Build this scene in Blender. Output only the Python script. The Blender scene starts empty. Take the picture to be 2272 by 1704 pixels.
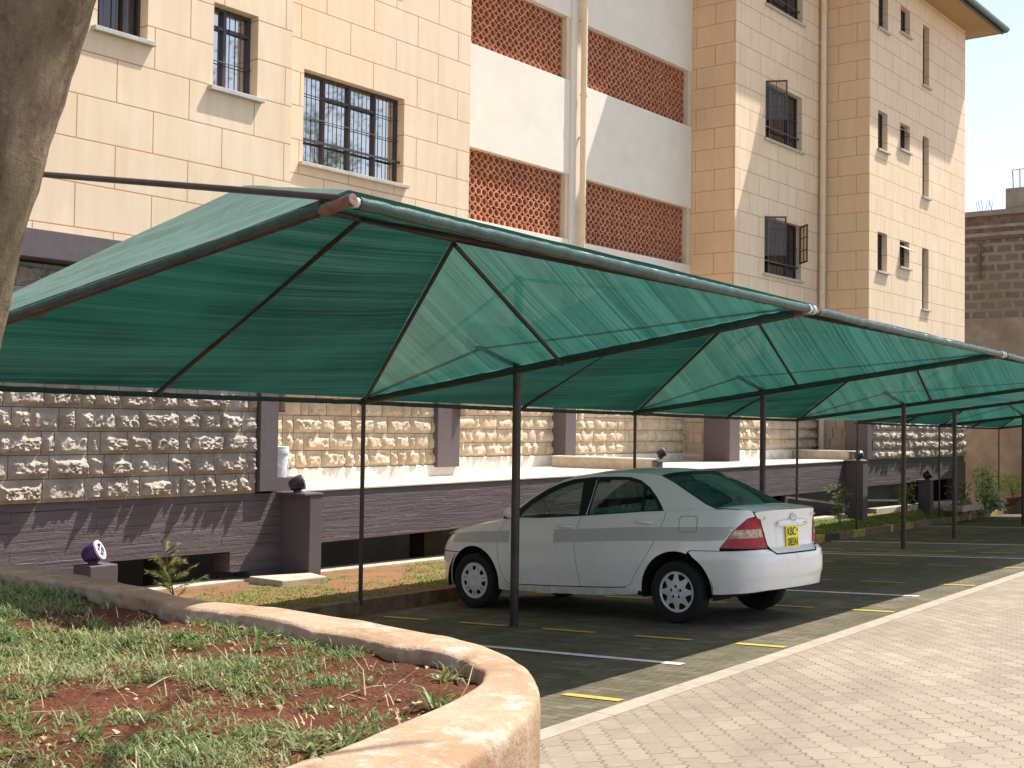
import bpy, bmesh, math, random
import numpy as np
from mathutils import Vector, Matrix, noise, geometry
R_ = random.Random(7)
S = bpy.context.scene
C = S.collection
rad = math.radians

# ------------------------------------------------------------------ camera, sky, sun
yaw, pitch, roll = 0.91048734, 0.03103067, 0.01354
fw = Vector((math.sin(yaw) * math.cos(pitch), math.cos(yaw) * math.cos(pitch), math.sin(pitch)))
rt = Vector((math.cos(yaw), -math.sin(yaw), 0))
up = rt.cross(fw)
rt2 = rt * math.cos(roll) + up * math.sin(roll)
up2 = up * math.cos(roll) - rt * math.sin(roll)
cam = bpy.data.cameras.new('camera')
cam.sensor_width = 36.0
cam.lens = 2830.2 / 2272 * 36
cam.clip_end = 2000
cam.clip_start = 0.05
camo = bpy.data.objects.new('camera', cam)
C.objects.link(camo)
M = Matrix((rt2, up2, -fw)).transposed().to_4x4()
camo.matrix_world = M
S.camera = camo

SUN = Vector((0.52, -0.235, 1.0)).normalized()
elev = math.asin(SUN.z)
w = bpy.data.worlds.new('World'); S.world = w; w.use_nodes = True
nt = w.node_tree; nt.nodes.clear()
sky = nt.nodes.new('ShaderNodeTexSky'); sky.sky_type = 'NISHITA'; sky.sun_disc = False
sky.sun_elevation = elev
sky.sun_rotation = math.atan2(SUN.x, SUN.y)
sky.air_density = 1.0; sky.dust_density = 2.5; sky.ozone_density = 1.0
bg = nt.nodes.new('ShaderNodeBackground'); bg.inputs[1].default_value = 0.125
wo = nt.nodes.new('ShaderNodeOutputWorld')
tc = nt.nodes.new('ShaderNodeTexCoord'); spz = nt.nodes.new('ShaderNodeSeparateXYZ'); nt.links.new(tc.outputs['Generated'], spz.inputs[0])
mr = nt.nodes.new('ShaderNodeMapRange'); mr.inputs[1].default_value = 0.0; mr.inputs[2].default_value = 0.42; mr.inputs[3].default_value = 0.95; mr.inputs[4].default_value = 0.0
nt.links.new(spz.outputs[2], mr.inputs[0])
mxw = nt.nodes.new('ShaderNodeMix'); mxw.data_type = 'RGBA'; nt.links.new(mr.outputs[0], mxw.inputs[0]); nt.links.new(sky.outputs[0], mxw.inputs[6])
mxw.inputs[7].default_value = (6.2, 6.6, 7.4, 1)   # humid white haze low in the sky
nt.links.new(mxw.outputs[2], bg.inputs[0]); nt.links.new(bg.outputs[0], wo.inputs[0])
sl = bpy.data.lights.new('sun', 'SUN'); sl.energy = 5.0; sl.angle = rad(0.5); sl.color = (1.0, 0.955, 0.89)
so = bpy.data.objects.new('sun', sl); C.objects.link(so)
so.rotation_euler = SUN.to_track_quat('Z', 'Y').to_euler(); so.location = (0, 0, 30)
S.view_settings.view_transform = 'Standard'; S.view_settings.look = 'None'
S.view_settings.exposure = 0.65; S.view_settings.gamma = 1.0
S.cycles.max_bounces = 8; S.cycles.transparent_max_bounces = 12
try:
    S.cycles.use_denoising = True
except Exception:
    pass

# ------------------------------------------------------------------ helpers
ORI = {}
class MB:
    def __init__(s): s.v = []; s.f = []
    def add(s, vs, fs):
        n = len(s.v); s.v.extend([tuple(p) for p in vs]); s.f.extend([tuple(i + n for i in f) for f in fs]); return s
    def box(s, x0, x1, y0, y1, z0, z1):
        return s.hexa([(x0, y0, z0), (x1, y0, z0), (x1, y1, z0), (x0, y1, z0), (x0, y0, z1), (x1, y0, z1), (x1, y1, z1), (x0, y1, z1)])
    def hexa(s, p):
        return s.add(p, [(0, 3, 2, 1), (4, 5, 6, 7), (0, 1, 5, 4), (1, 2, 6, 5), (2, 3, 7, 6), (3, 0, 4, 7)])
    def quad(s, a, b, c, d): return s.add([a, b, c, d], [(0, 1, 2, 3)])
    def tube(s, pts, rs, n=10, cap=True):
        pts = [Vector(p) for p in pts]
        if not hasattr(rs, '__len__'): rs = [rs] * len(pts)
        vs = []; fs = []
        d0 = (pts[1] - pts[0]).normalized()
        a = d0.orthogonal().normalized()
        for i, p in enumerate(pts):
            if i == 0: d = pts[1] - p
            elif i == len(pts) - 1: d = p - pts[i - 1]
            else: d = pts[i + 1] - pts[i - 1]
            d.normalize(); a = (a - d * a.dot(d)).normalized(); b = d.cross(a)
            for k in range(n):
                t = 2 * math.pi * k / n
                vs.append(p + (a * math.cos(t) + b * math.sin(t)) * rs[i])
        for i in range(len(pts) - 1):
            for k in range(n):
                k2 = (k + 1) % n
                fs.append((i * n + k, i * n + k2, (i + 1) * n + k2, (i + 1) * n + k))
        if cap:
            fs.append(tuple(range(n - 1, -1, -1))); fs.append(tuple((len(pts) - 1) * n + k for k in range(n)))
        return s.add(vs, fs)
    def lathe(s, prof, c, ax, n=24):
        """profile of (along axis, radius) about axis ax through c"""
        ax = Vector(ax).normalized(); a = ax.orthogonal().normalized(); b = ax.cross(a); c = Vector(c)
        vs = []; fs = []
        for (t, r) in prof:
            for k in range(n):
                th = 2 * math.pi * k / n
                vs.append(c + ax * t + (a * math.cos(th) + b * math.sin(th)) * r)
        for i in range(len(prof) - 1):
            for k in range(n):
                k2 = (k + 1) % n
                fs.append((i * n + k, i * n + k2, (i + 1) * n + k2, (i + 1) * n + k))
        return s.add(vs, fs)
    def grid(s, fn, nu, nv):
        vs = [fn(i / nu, j / nv) for j in range(nv + 1) for i in range(nu + 1)]
        fs = [(j * (nu + 1) + i, j * (nu + 1) + i + 1, (j + 1) * (nu + 1) + i + 1, (j + 1) * (nu + 1) + i) for j in range(nv) for i in range(nu)]
        return s.add(vs, fs)
    def build(s, name, mat, parent=None, smooth=False, bevel=0):
        o0 = ORI.get(parent.name, Vector((0, 0, 0))) if parent else Vector((0, 0, 0))
        me = bpy.data.meshes.new(name)
        me.from_pydata([(p[0] - o0[0], p[1] - o0[1], p[2] - o0[2]) for p in s.v], [], s.f)
        me.materials.append(mat)
        if smooth:
            me.polygons.foreach_set('use_smooth', [True] * len(me.polygons))
            if smooth != 'all':
                me.set_sharp_from_angle(angle=rad(40))
        me.update()
        o = bpy.data.objects.new(name, me); C.objects.link(o)
        if parent: o.parent = parent; ORI[o.name] = o0
        if bevel:
            b = o.modifiers.new('bevel', 'BEVEL'); b.width = bevel; b.segments = 2; b.limit_method = 'ANGLE'
        return o

def empty(name, loc):
    o = bpy.data.objects.new(name, None); C.objects.link(o); o.location = loc; o.empty_display_size = 0.2
    ORI[o.name] = Vector(loc); return o
def tag(o, label=None, cat=None, group=None, kind=None):
    if label: o['label'] = label
    if cat: o['category'] = cat
    if group: o['group'] = group
    if kind: o['kind'] = kind
    return o

# ---- materials
class NT:
    def __init__(s, name):
        s.m = bpy.data.materials.new(name); s.m.use_nodes = True; s.t = s.m.node_tree; s.t.nodes.clear()
        s.out = s.n('ShaderNodeOutputMaterial')
    def n(s, t, **kw):
        x = s.t.nodes.new(t)
        for k, v in kw.items(): setattr(x, k, v)
        return x
    def l(s, a, b): s.t.links.new(a, b)
    def val(s, sock, v):
        if hasattr(v, 'is_output') or isinstance(v, bpy.types.NodeSocket): s.l(v, sock)
        else: sock.default_value = v
    def math(s, op, a, b=0.0, c=None):
        x = s.n('ShaderNodeMath', operation=op); s.val(x.inputs[0], a); s.val(x.inputs[1], b)
        if c is not None: s.val(x.inputs[2], c)
        return x.outputs[0]
    def mix(s, f, a, b, mode='MIX'):
        x = s.n('ShaderNodeMix', data_type='RGBA', blend_type=mode); s.val(x.inputs[0], f)
        s.val(x.inputs[6], a if isinstance(a, bpy.types.NodeSocket) else (*a, 1)); s.val(x.inputs[7], b if isinstance(b, bpy.types.NodeSocket) else (*b, 1))
        return x.outputs[2]
    def pos(s): return s.n('ShaderNodeNewGeometry').outputs['Position']
    def obj(s): return s.n('ShaderNodeTexCoord').outputs['Object']
    def scaled(s, vec, sc):
        x = s.n('ShaderNodeMapping'); s.l(vec, x.inputs[0]); x.inputs['Scale'].default_value = sc; return x.outputs[0]
    def noise(s, vec, scale, detail=4, rough=.55, dist=0):
        x = s.n('ShaderNodeTexNoise'); s.l(vec, x.inputs['Vector']); x.inputs['Scale'].default_value = scale
        x.inputs['Detail'].default_value = detail; x.inputs['Roughness'].default_value = rough; x.inputs['Distortion'].default_value = dist
        return x.outputs[0]
    def ramp(s, f, a, b, lo=0., hi=1.):
        x = s.n('ShaderNodeMapRange'); s.l(f, x.inputs[0]); x.inputs[1].default_value = a; x.inputs[2].default_value = b
        x.inputs[3].default_value = lo; x.inputs[4].default_value = hi; return x.outputs[0]
    def bump(s, h, strength=.3, dist=.02, nrm=None):
        x = s.n('ShaderNodeBump'); s.l(h, x.inputs['Height']); x.inputs['Strength'].default_value = strength
        x.inputs['Distance'].default_value = dist
        if nrm is not None: s.l(nrm, x.inputs['Normal'])
        return x.outputs[0]
    def pr(s, col, rough=.7, metal=0, nrm=None, spec=.5, **kw):
        x = s.n('ShaderNodeBsdfPrincipled'); s.val(x.inputs['Base Color'], col if isinstance(col, bpy.types.NodeSocket) else (*col, 1))
        s.val(x.inputs['Roughness'], rough); x.inputs['Metallic'].default_value = metal; x.inputs['Specular IOR Level'].default_value = spec
        if nrm is not None: s.l(nrm, x.inputs['Normal'])
        for k, v in kw.items(): s.val(x.inputs[k.replace('_', ' ')], v)
        s.l(x.outputs[0], s.out.inputs[0]); return x

def simple(name, col, rough=.6, metal=0, var=.12, scale=8, bump=.0, bdist=.01, dirt=None, coord='pos', spec=.5, **kw):
    t = NT(name); p = t.pos() if coord == 'pos' else t.obj()
    n = t.noise(p, scale, 5)
    lo = tuple(c * (1 - var) for c in col); hi = tuple(min(1, c * (1 + var)) for c in col)
    c = t.mix(t.ramp(n, .3, .7), lo, hi)
    if dirt:
        n2 = t.noise(p, scale * .22, 6, .65)
        c = t.mix(t.ramp(n2, .5, .72, 0, .8), c, dirt)
    nr = None
    if bump: nr = t.bump(t.noise(p, scale * 5, 4, .6), bump, bdist)
    t.pr(c, rough, metal, nr, spec, **kw)
    return t.m

def facade(name, axis, c0, c1, groove):
    t = NT(name); p = t.pos(); sp = t.n('ShaderNodeSeparateXYZ'); t.l(p, sp.inputs[0])
    cb = t.n('ShaderNodeCombineXYZ')
    t.l(sp.outputs[axis], cb.inputs[0]); t.l(t.math('ADD', sp.outputs[2], 0.35 + .003), cb.inputs[1])
    br = t.n('ShaderNodeTexBrick'); t.l(cb.outputs[0], br.inputs['Vector'])
    br.offset = .5; br.inputs['Scale'].default_value = 1; br.inputs['Mortar Size'].default_value = .0078; br.inputs['Mortar Smooth'].default_value = .25
    br.inputs['Brick Width'].default_value = .96; br.inputs['Row Height'].default_value = .47; br.inputs['Bias'].default_value = 0
    br.inputs['Color1'].default_value = (.35, .35, .35, 1); br.inputs['Color2'].default_value = (.65, .65, .65, 1)
    st = t.noise(t.scaled(p, (7, 7, .8)), 1, 6, .62)
    bl = t.noise(p, 1.1, 5, .6)
    f = t.math('ADD', t.math('MULTIPLY', st, .55), t.math('MULTIPLY', bl, .45))
    c = t.mix(t.ramp(f, .36, .66), c0, c1)
    c = t.mix(t.math('MULTIPLY', br.outputs['Color'], .10), c, c0)
    fine = t.noise(p, 60, 3, .7)
    c = t.mix(t.ramp(fine, .62, .8, 0, .3), c, groove)
    c = t.mix(t.math('MULTIPLY', br.outputs['Fac'], .95), c, groove)
    h = t.math('ADD', t.math('MULTIPLY', br.outputs['Fac'], -1.0), t.math('MULTIPLY', fine, .12))
    h = t.math('ADD', h, t.math('MULTIPLY', bl, .3))
    t.pr(c, .85, 0, t.bump(h, .55, .012), .3)
    return t.m

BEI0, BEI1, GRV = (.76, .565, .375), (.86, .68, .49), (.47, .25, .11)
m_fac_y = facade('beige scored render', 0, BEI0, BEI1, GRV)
m_fac_x = facade('beige scored render shaded side', 1, (.72, .485, .285), (.80, .57, .36), GRV)  # shaded, more orange tone of the return walls put into the colour
m_white = simple('off white render', (.80, .715, .60), .85, var=.04, scale=3, bump=.25, bdist=.004, dirt=(.70, .64, .56))
m_cream = simple('cream painted trim', (.68, .58, .42), .7, var=.05, scale=4, bump=.15, bdist=.004)
m_sill = simple('grey precast sill', (.50, .47, .42), .85, var=.12, scale=20, bump=.3, bdist=.003, dirt=(.38, .34, .29))
m_terra = simple('terracotta clay', (.56, .235, .13), .75, var=.3, scale=9, bump=.2, bdist=.003, dirt=(.42, .15, .08))
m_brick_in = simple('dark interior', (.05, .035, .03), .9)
m_steel = simple('brown steel frame', (.060, .045, .045), .45, var=.2, scale=30)
m_post = simple('brown painted steel', (.045, .030, .026), .42, var=.35, scale=12, bump=.2, bdist=.002, dirt=(.10, .055, .035))
m_rust = simple('rusty steel', (.16, .085, .055), .7, var=.4, scale=30, bump=.3, bdist=.002)
m_galv = simple('bare galvanised pipe', (.55, .55, .54), .4, .7, var=.2, scale=30)
m_pipe = simple('cream plastic pipe', (.78, .62, .42), .5, var=.06, scale=5)
m_inner = simple('curtain cloth', (.16, .19, .24), .9, var=.4, scale=6)

def glassmat(name, base, ior=1.9, rough=.03):
    t = NT(name); p = t.pos()
    nr = t.bump(t.noise(p, 1.3, 1), .06, .02)
    t.pr(base, rough, 0, nr, 1.0, IOR=ior); return t.m
m_glass = glassmat('window glass', (.02, .025, .03), 3.2)
m_glass_dark = glassmat('shaded window glass', (.018, .014, .016), 1.5)

def purple():
    t = NT('purple painted board concrete'); p = t.pos()
    a = t.noise(t.scaled(p, (1.0, 1.0, 16)), 1.0, 6, .62, .6)
    b = t.noise(t.scaled(p, (.5, .5, 30)), 1.0, 3, .6, 1.2)
    d = t.noise(p, 26, 4, .6)
    sp = t.n('ShaderNodeSeparateXYZ'); t.l(p, sp.inputs[0])
    cb = t.n('ShaderNodeCombineXYZ')
    wv = t.noise(t.scaled(p, (.8, .8, 2)), 1, 4)
    t.l(sp.outputs[0], cb.inputs[0]); t.l(t.math('ADD', sp.outputs[2], t.math('MULTIPLY', wv, .045)), cb.inputs[1])
    br = t.n('ShaderNodeTexBrick'); t.l(cb.outputs[0], br.inputs['Vector']); br.offset = .37
    br.inputs['Scale'].default_value = 1; br.inputs['Brick Width'].default_value = 2.7; br.inputs['Row Height'].default_value = .105
    br.inputs['Mortar Size'].default_value = .005; br.inputs['Mortar Smooth'].default_value = .6
    br.inputs['Color1'].default_value = (.2, .2, .2, 1); br.inputs['Color2'].default_value = (.8, .8, .8, 1)
    lines = t.math('MULTIPLY', br.outputs['Fac'], t.ramp(t.noise(t.scaled(p, (1.5, 1.5, 9)), 1, 3), .46, .58))
    c = t.mix(t.ramp(a, .3, .7), (.095, .074, .076), (.150, .120, .122))
    c = t.mix(t.math('MULTIPLY', lines, .8), c, (.05, .035, .04))
    h = t.math('ADD', t.math('MULTIPLY', a, .6), t.math('ADD', t.math('MULTIPLY', d, .35), t.math('ADD', t.math('MULTIPLY', lines, -1.3), t.math('MULTIPLY', br.outputs['Color'], .35))))
    t.pr(c, .6, 0, t.bump(h, .8, .025), .4); return t.m
m_purple = purple()
m_purple_flat = simple('purple paint', (.115, .090, .093), .6, var=.10, scale=18, bump=.3, bdist=.004)

def stone(name, a, b, cc):
    t = NT(name); p = t.pos()
    n1 = t.noise(p, 5, 6, .65); n2 = t.noise(p, 34, 5, .7); n3 = t.noise(p, 2.1, 3)
    c = t.mix(t.ramp(n1, .32, .68), a, b); c = t.mix(t.ramp(n2, .55, .75, 0, .55), c, cc)
    c = t.mix(t.ramp(n3, .5, .7, 0, .35), c, cc)
    h = t.math('ADD', t.math('MULTIPLY', n2, .7), t.math('MULTIPLY', n1, .5))
    t.pr(c, .9, 0, t.bump(h, .8, .02), .2); return t.m
m_stone = stone('grey quarry stone', (.38, .325, .265), (.52, .46, .385), (.28, .19, .12))
m_stone_tan = stone('tan quarry stone', (.50, .40, .27), (.62, .53, .40), (.40, .26, .13))
m_mortar = simple('mortar', (.34, .30, .25), .95, var=.2, scale=20)
m_joint = simple('dark joint', (.10, .085, .07), .95)
m_basepaint = simple('limewashed base', (.72, .69, .62), .85, var=.08, scale=7, bump=.3, bdist=.006, dirt=(.50, .46, .38))
m_terrace = simple('cement screed', (.60, .52, .42), .85, var=.07, scale=3, bump=.2, bdist=.004, dirt=(.52, .44, .33))
m_concrete = simple('pale concrete', (.50, .43, .33), .9, var=.15, scale=9, bump=.4, bdist=.006, dirt=(.33, .22, .13))
m_kerbside = simple('weathered kerb', (.20, .13, .075), .9, var=.35, scale=7, bump=.4, bdist=.006, dirt=(.10, .06, .035))
m_kerb_y = simple('worn yellow kerb paint', (.36, .27, .05), .8, var=.4, scale=9, dirt=(.16, .11, .06))
m_kerb_w = simple('kerb end concrete', (.55, .42, .27), .85, var=.1, scale=9)
m_kerb_k = simple('black kerb paint', (.03, .025, .022), .7, var=.3, scale=9)

def soil(name, a, b):
    t = NT(name); p = t.pos()
    n1 = t.noise(p, 3.0, 7, .7); n2 = t.noise(p, 40, 5, .7)
    v = t.n('ShaderNodeTexVoronoi'); t.l(p, v.inputs['Vector']); v.inputs['Scale'].default_value = 55
    c = t.mix(t.ramp(n1, .3, .7), a, b); c = t.mix(t.ramp(n2, .55, .8, 0, .5), c, (.36, .22, .13))
    h = t.math('ADD', t.math('MULTIPLY', n2, 1.0), t.math('MULTIPLY', v.outputs['Distance'], -.6))
    t.pr(c, .95, 0, t.bump(h, .9, .02), .15); return t.m
m_soil = soil('red laterite soil', (.075, .024, .012), (.150, .055, .029))
m_bed = soil('bed earth', (.20, .10, .050), (.30, .17, .09))

def paver(name, bw, rh, swap, zig, c0, c1, cj, shade_tint=0.0):
    t = NT(name); p = t.pos(); sp = t.n('ShaderNodeSeparateXYZ'); t.l(p, sp.inputs[0])
    X, Y = (sp.outputs[1], sp.outputs[0]) if swap else (sp.outputs[0], sp.outputs[1])
    if zig:
        ca, sa = math.cos(rad(43)), math.sin(rad(43)); x_, y_ = sp.outputs[0], sp.outputs[1]
        X = t.math('ADD', t.math('MULTIPLY', x_, ca), t.math('MULTIPLY', y_, sa))
        Y = t.math('SUBTRACT', t.math('MULTIPLY', y_, ca), t.math('MULTIPLY', x_, sa))
        pp = t.math('PINGPONG', X, bw / 6.0); qq = t.math('PINGPONG', Y, rh / 2.0)
        Y, X = t.math('ADD', Y, t.math('MULTIPLY', pp, zig)), t.math('ADD', X, t.math('MULTIPLY', qq, .25))
    cb = t.n('ShaderNodeCombineXYZ'); t.l(X, cb.inputs[0]); t.l(Y, cb.inputs[1])
    br = t.n('ShaderNodeTexBrick'); t.l(cb.outputs[0], br.inputs['Vector']); br.offset = .5
    br.inputs['Scale'].default_value = 1; br.inputs['Brick Width'].default_value = bw; br.inputs['Row Height'].default_value = rh
    br.inputs['Mortar Size'].default_value = .0045; br.inputs['Mortar Smooth'].default_value = .3
    br.inputs['Color1'].default_value = (0, 0, 0, 1); br.inputs['Color2'].default_value = (1, 1, 1, 1)
    n1 = t.noise(p, .9, 6, .6); n2 = t.noise(p, 22, 4, .6); jn = t.noise(p, 3.2, 4, .6)
    c = t.mix(t.ramp(br.outputs['Color'], .1, .95), c0, c1)
    dk = t.ramp(br.outputs['Color'], .90, .97, 0, .45)
    c = t.mix(dk, c, tuple(v * .62 for v in c0))
    c = t.mix(t.ramp(n1, .35, .7, 0, .6), c, tuple(v * .74 for v in c0))
    c = t.mix(t.ramp(t.noise(t.scaled(p, (.35, 1.6, 1)), 1, 4), .5, .68, 0, .35), c, tuple(v * .66 for v in c0))
    c = t.mix(t.ramp(t.noise(p, 5.5, 2), .66, .72, 0, .35), c, (.16, .13, .12))
    c = t.mix(t.ramp(n2, .5, .8, 0, .25), c, tuple(min(1, v * 1.2) for v in c1))
    if shade_tint: c = t.mix(t.ramp(t.noise(t.scaled(p, (1.1, 3, 1)), 1.2, 5, .65), .42, .66, 0, shade_tint), c, (.055, .060, .028))  # dark green of the carport shade mixed into the colour
    jf = t.math('MULTIPLY', br.outputs['Fac'], t.ramp(jn, .40, .60, .10, .85))
    c = t.mix(jf, c, cj)
    h = t.math('ADD', t.math('MULTIPLY', br.outputs['Fac'], -1.0), t.math('ADD', t.math('MULTIPLY', n2, .25), t.math('MULTIPLY', br.outputs['Color'], .35)))
    t.pr(c, .88, 0, t.bump(h, .7, .012), .25); return t.m
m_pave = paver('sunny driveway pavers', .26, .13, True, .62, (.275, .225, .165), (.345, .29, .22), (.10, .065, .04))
m_park = paver('parking bay pavers', .20, .10, True, 0, (.115, .095, .058), (.215, .18, .125), (.03, .025, .015), .5)  # pavers darkened in colour for the shade under the carports
m_edge = simple('edging concrete', (.34, .285, .22), .9, var=.14, scale=6, bump=.3, bdist=.004)
def linepaint(name, col, under):
    t = NT(name); p = t.pos()
    c = t.mix(t.ramp(t.noise(p, 14, 6, .7), .56, .72), col, under); t.pr(c, .7); return t.m
m_wline = linepaint('white line paint', (.74, .71, .65), (.30, .26, .2))
m_yline = linepaint('yellow line paint', (.50, .36, .05), (.22, .17, .07))

# ------------------------------------------------------------------ ground
GA, GB, GZ = -0.0133, -0.0475, -1.4397
def gz(x, y): return GZ + GA * x + GB * y
def sheet(name, poly, dz, mat, kind='structure'):
    m = MB(); m.add([(x, y, gz(x, y) + dz) for x, y in poly], [tuple(range(len(poly)))])
    return tag(m.build(name, mat), kind=kind)
def ykerb(x): return 9.38 + .085 * (x - 9.6)          # front face line of the back kerb
# one sheet to the horizon, stepping down behind the plinth line for the basement
G = MB()
xs = [-300, -40, 0, 60, 400]; ys = [-300, -40, 11.86]
for i in range(4):
    for j in range(2):
        q = []
        for a, b in ((i, j), (i + 1, j), (i + 1, j + 1), (i, j + 1)):
            x, y = xs[a], ys[b]; q.append((x, y, gz(min(max(x, -40), 60), max(y, -40))))
        G.quad(*q)
for i in range(4):
    x0, x1 = xs[i], xs[i + 1]
    a = gz(min(max(x0, -40), 60), 11.86); b = gz(min(max(x1, -40), 60), 11.86)
    G.quad((x0, 11.86, a), (x1, 11.86, b), (x1, 11.86, -3.4), (x0, 11.86, -3.4))
G.quad((-300, 11.86, -3.4), (400, 11.86, -3.4), (400, 400, -3.4), (-300, 400, -3.4))
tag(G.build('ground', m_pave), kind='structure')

def yedge(x): return 4.30 + .074 * (x - 7.2)
xa, xb = 2.0, 46.0
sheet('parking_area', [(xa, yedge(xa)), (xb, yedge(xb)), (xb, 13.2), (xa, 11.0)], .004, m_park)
m = MB(); n_ = 40
for k in range(n_):
    a = xa + (xb - xa) * k / n_ + .003; b_ = xa + (xb - xa) * (k + 1) / n_ - .003
    m.hexa([(x, yedge(x) + dy, gz(x, yedge(x)) + dz) for dz in (-.08, .0075) for x, dy in ((a, -.07), (b_, -.07), (b_, .07), (a, .07))])
tag(m.build('edging_strip', m_edge), kind='structure')
pl = MB()
for x in (8.34, 14.1, 20.5, 24.05, 30.95, 37.5):
    y0, y1 = yedge(x) + (.35 if x > 8.4 else .45), ykerb(x)
    pl.add([(x + .02 * (y - 7) * 0 + dx, y, gz(x, y) + .010) for dx, y in ((-.045, y0), (.045, y0), (.045, y1), (-.045, y1))], [(0, 1, 2, 3)])
tag(pl.build('white_parking_lines', m_wline), kind='structure')
pl = MB()
for x in (6.82, 9.57, 12.45, 15.66, 18.68, 21.8, 25.4, 28.2, 32.5, 35.5):
    y = yedge(x) + .12
    k = 0
    while y < ykerb(x) - .3:
        L = .44 if k == 0 else .58
        if x > 7 or k == 0:
            pl.add([(x + dx, yy, gz(x, yy) + .010) for dx, yy in ((-.04, y), (.04, y), (.04, y + L), (-.04, y + L))], [(0, 1, 2, 3)])
        y += L + .42; k += 1
tag(pl.build('yellow_dashed_lines', m_yline), kind='structure')

# bed between kerb and plinth
def zwall(x): return -1.93 - .0045 * (x - 11)
def bedz(x, y):
    y0 = ykerb(x) + .12; t = min(1, max(0, (y - y0) / (11.9 - y0)))
    a = gz(x, y0) + .155; return a * (1 - t) + zwall(x) * t
b = MB()
def fb(u, v):
    x = -4 + 46 * u; y0 = ykerb(x) + .1; y = y0 + (11.88 - y0) * v
    return (x, y, bedz(x, y) + .012 * (noise.noise(Vector((x * 2.2, y * 2.2, 0))) + .5 * noise.noise(Vector((x * 7, y * 7, 3)))))
b.grid(fb, 420, 16)
tag(b.build('planting_bed', m_bed, smooth='all'), kind='structure')

# kerb in four stepped runs
def kerb_run(x0, x1, off, label, blocks):
    e = empty('kerb', ((x0 + x1) / 2, ykerb((x0 + x1) / 2), gz((x0 + x1) / 2, ykerb(x0))))
    tag(e, label, 'kerb', 'kerb runs at the back of the parking bays')
    m = MB(); my = MB(); mk = MB()
    n = max(1, round((x1 - x0) / .9)); L = (x1 - x0) / n
    for i in range(n):
        a, c = x0 + i * L + .004, x0 + (i + 1) * L - .004
        tgt = my if i in blocks.get('y', ()) else mk if i in blocks.get('k', ()) else m
        ya, yc = ykerb(a) + off, ykerb(c) + off
        za, zc = gz(a, ya), gz(c, yc); h = .155 + R_.uniform(-.004, .004)
        tgt.hexa([(a, ya, za - .1), (c, yc, zc - .1), (c, yc + .13, zc - .1), (a, ya + .13, za - .1), (a, ya, za + h), (c, yc, zc + h), (c, yc + .13, zc + h), (a, ya + .13, za + h)])
    m.build('kerb_blocks', m_kerbside, e, bevel=.012)
    if my.v: my.build('painted_block', m_kerb_y, e, bevel=.012)
    if mk.v: mk.build('black_block', m_kerb_k, e, bevel=.012)
    ec = MB(); xe = x1; ya = ykerb(xe) + off - .012; za = gz(xe, ya)
    ec.box(xe - .0, xe + .10, ya - .03, ya + .15, za - .1, za + .165)
    ec.build('end_block', m_kerb_w, e, bevel=.012)
kerb_run(3.2, 14.0, 0.03, 'dark weathered kerb run behind the white car and the front planter', {'k': (3,)})
kerb_run(14.12, 21.0, 0.0, 'kerb run whose pale end block shows just right of the car tail', {'y': (5, 6)})
kerb_run(21.12, 28.0, -.03, 'middle kerb run with a worn yellow patch between the two front posts', {'y': (2, 5), 'k': (3,)})
kerb_run(28.12, 35.2, -.03, 'farthest full kerb run ending by the green shrubs', {'y': (1, 6)})
kerb_run(35.3, 43.0, -.03, 'last short kerb run at the right edge of the photo', {'y': (3,)})

# ------------------------------------------------------------------ apartment block
P0, P1, P2, P3, P4 = 11.8, 13.1, 14.5, 13.4, 12.15
ZT = 11.5
bld = empty('apartment_block', (20, 13, -.9))
tag(bld, 'beige rendered four storey apartment block with terracotta screens and stone base', 'building')
def wall_y(name, Y, x0, x1, z0, z1, holes, mat, depth=.22, parent=bld):
    """wall facing -Y with rectangular holes and reveals"""
    m = MB(); xs = sorted({x0, x1, *[h[0] for h in holes], *[h[1] for h in holes]}); zs = sorted({z0, z1, *[h[2] for h in holes], *[h[3] for h in holes]})
    for a, b_ in zip(xs, xs[1:]):
        for c, d in zip(zs, zs[1:]):
            cx, cz = (a + b_) / 2, (c + d) / 2
            if any(h[0] < cx < h[1] and h[2] < cz < h[3] for h in holes): continue
            m.quad((a, Y, c), (b_, Y, c), (b_, Y, d), (a, Y, d))
    for h in holes:
        a, b_, c, d = h[:4]; D = Y + depth
        m.quad((a, Y, c), (a, Y, d), (a, D, d), (a, D, c)); m.quad((b_, Y, c), (b_, D, c), (b_, D, d), (b_, Y, d))
        m.quad((a, Y, c), (a, D, c), (b_, D, c), (b_, Y, c)); m.quad((a, Y, d), (b_, Y, d), (b_, D, d), (a, D, d))
    return m.build(name, mat, parent)
def wall_x(name, X, y0, y1, z0, z1, mat, parent=bld):
    m = MB(); m.quad((X, y0, z0), (X, y1, z0), (X, y1, z1), (X, y0, z1)); return m.build(name, mat, parent)

# window openings per wall: (x0, x1, z0, z1)
W1 = (7.90, 8.54, 4.17, 5.45); W2 = (9.45, 10.12, 3.87, 4.86); W3 = (12.07, 14.12, 3.585, 4.89)
W3u = (12.07, 14.12, 6.70, 8.0); W1u = (7.9, 8.54, 7.3, 8.3); W2u = (9.45, 10.12, 7.0, 8.0)
k3 = [(26.67, 28.62, 3.55 + 3.13 * i, 4.88 + 3.13 * i) for i in range(3)]
kA = [(30.28, 30.90, 3.90 + 3.03 * i, 4.87 + 3.03 * i) for i in range(3)]
kB = [(31.75, 32.42, 4.16 + 3.03 * i, 4.85 + 3.03 * i) for i in range(3)]
kC = [(33.35, 33.83, 3.20 + 3.0 * i, 4.83 + 3.0 * i) for i in range(3)]
wall_y('wall', P0, 0.0, 10.67, 1.89, ZT, [W1, W2, W1u, W2u], m_fac_y)
wall_x('side_wall', 10.67, P0, P1, .1, ZT, m_fac_x)
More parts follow.
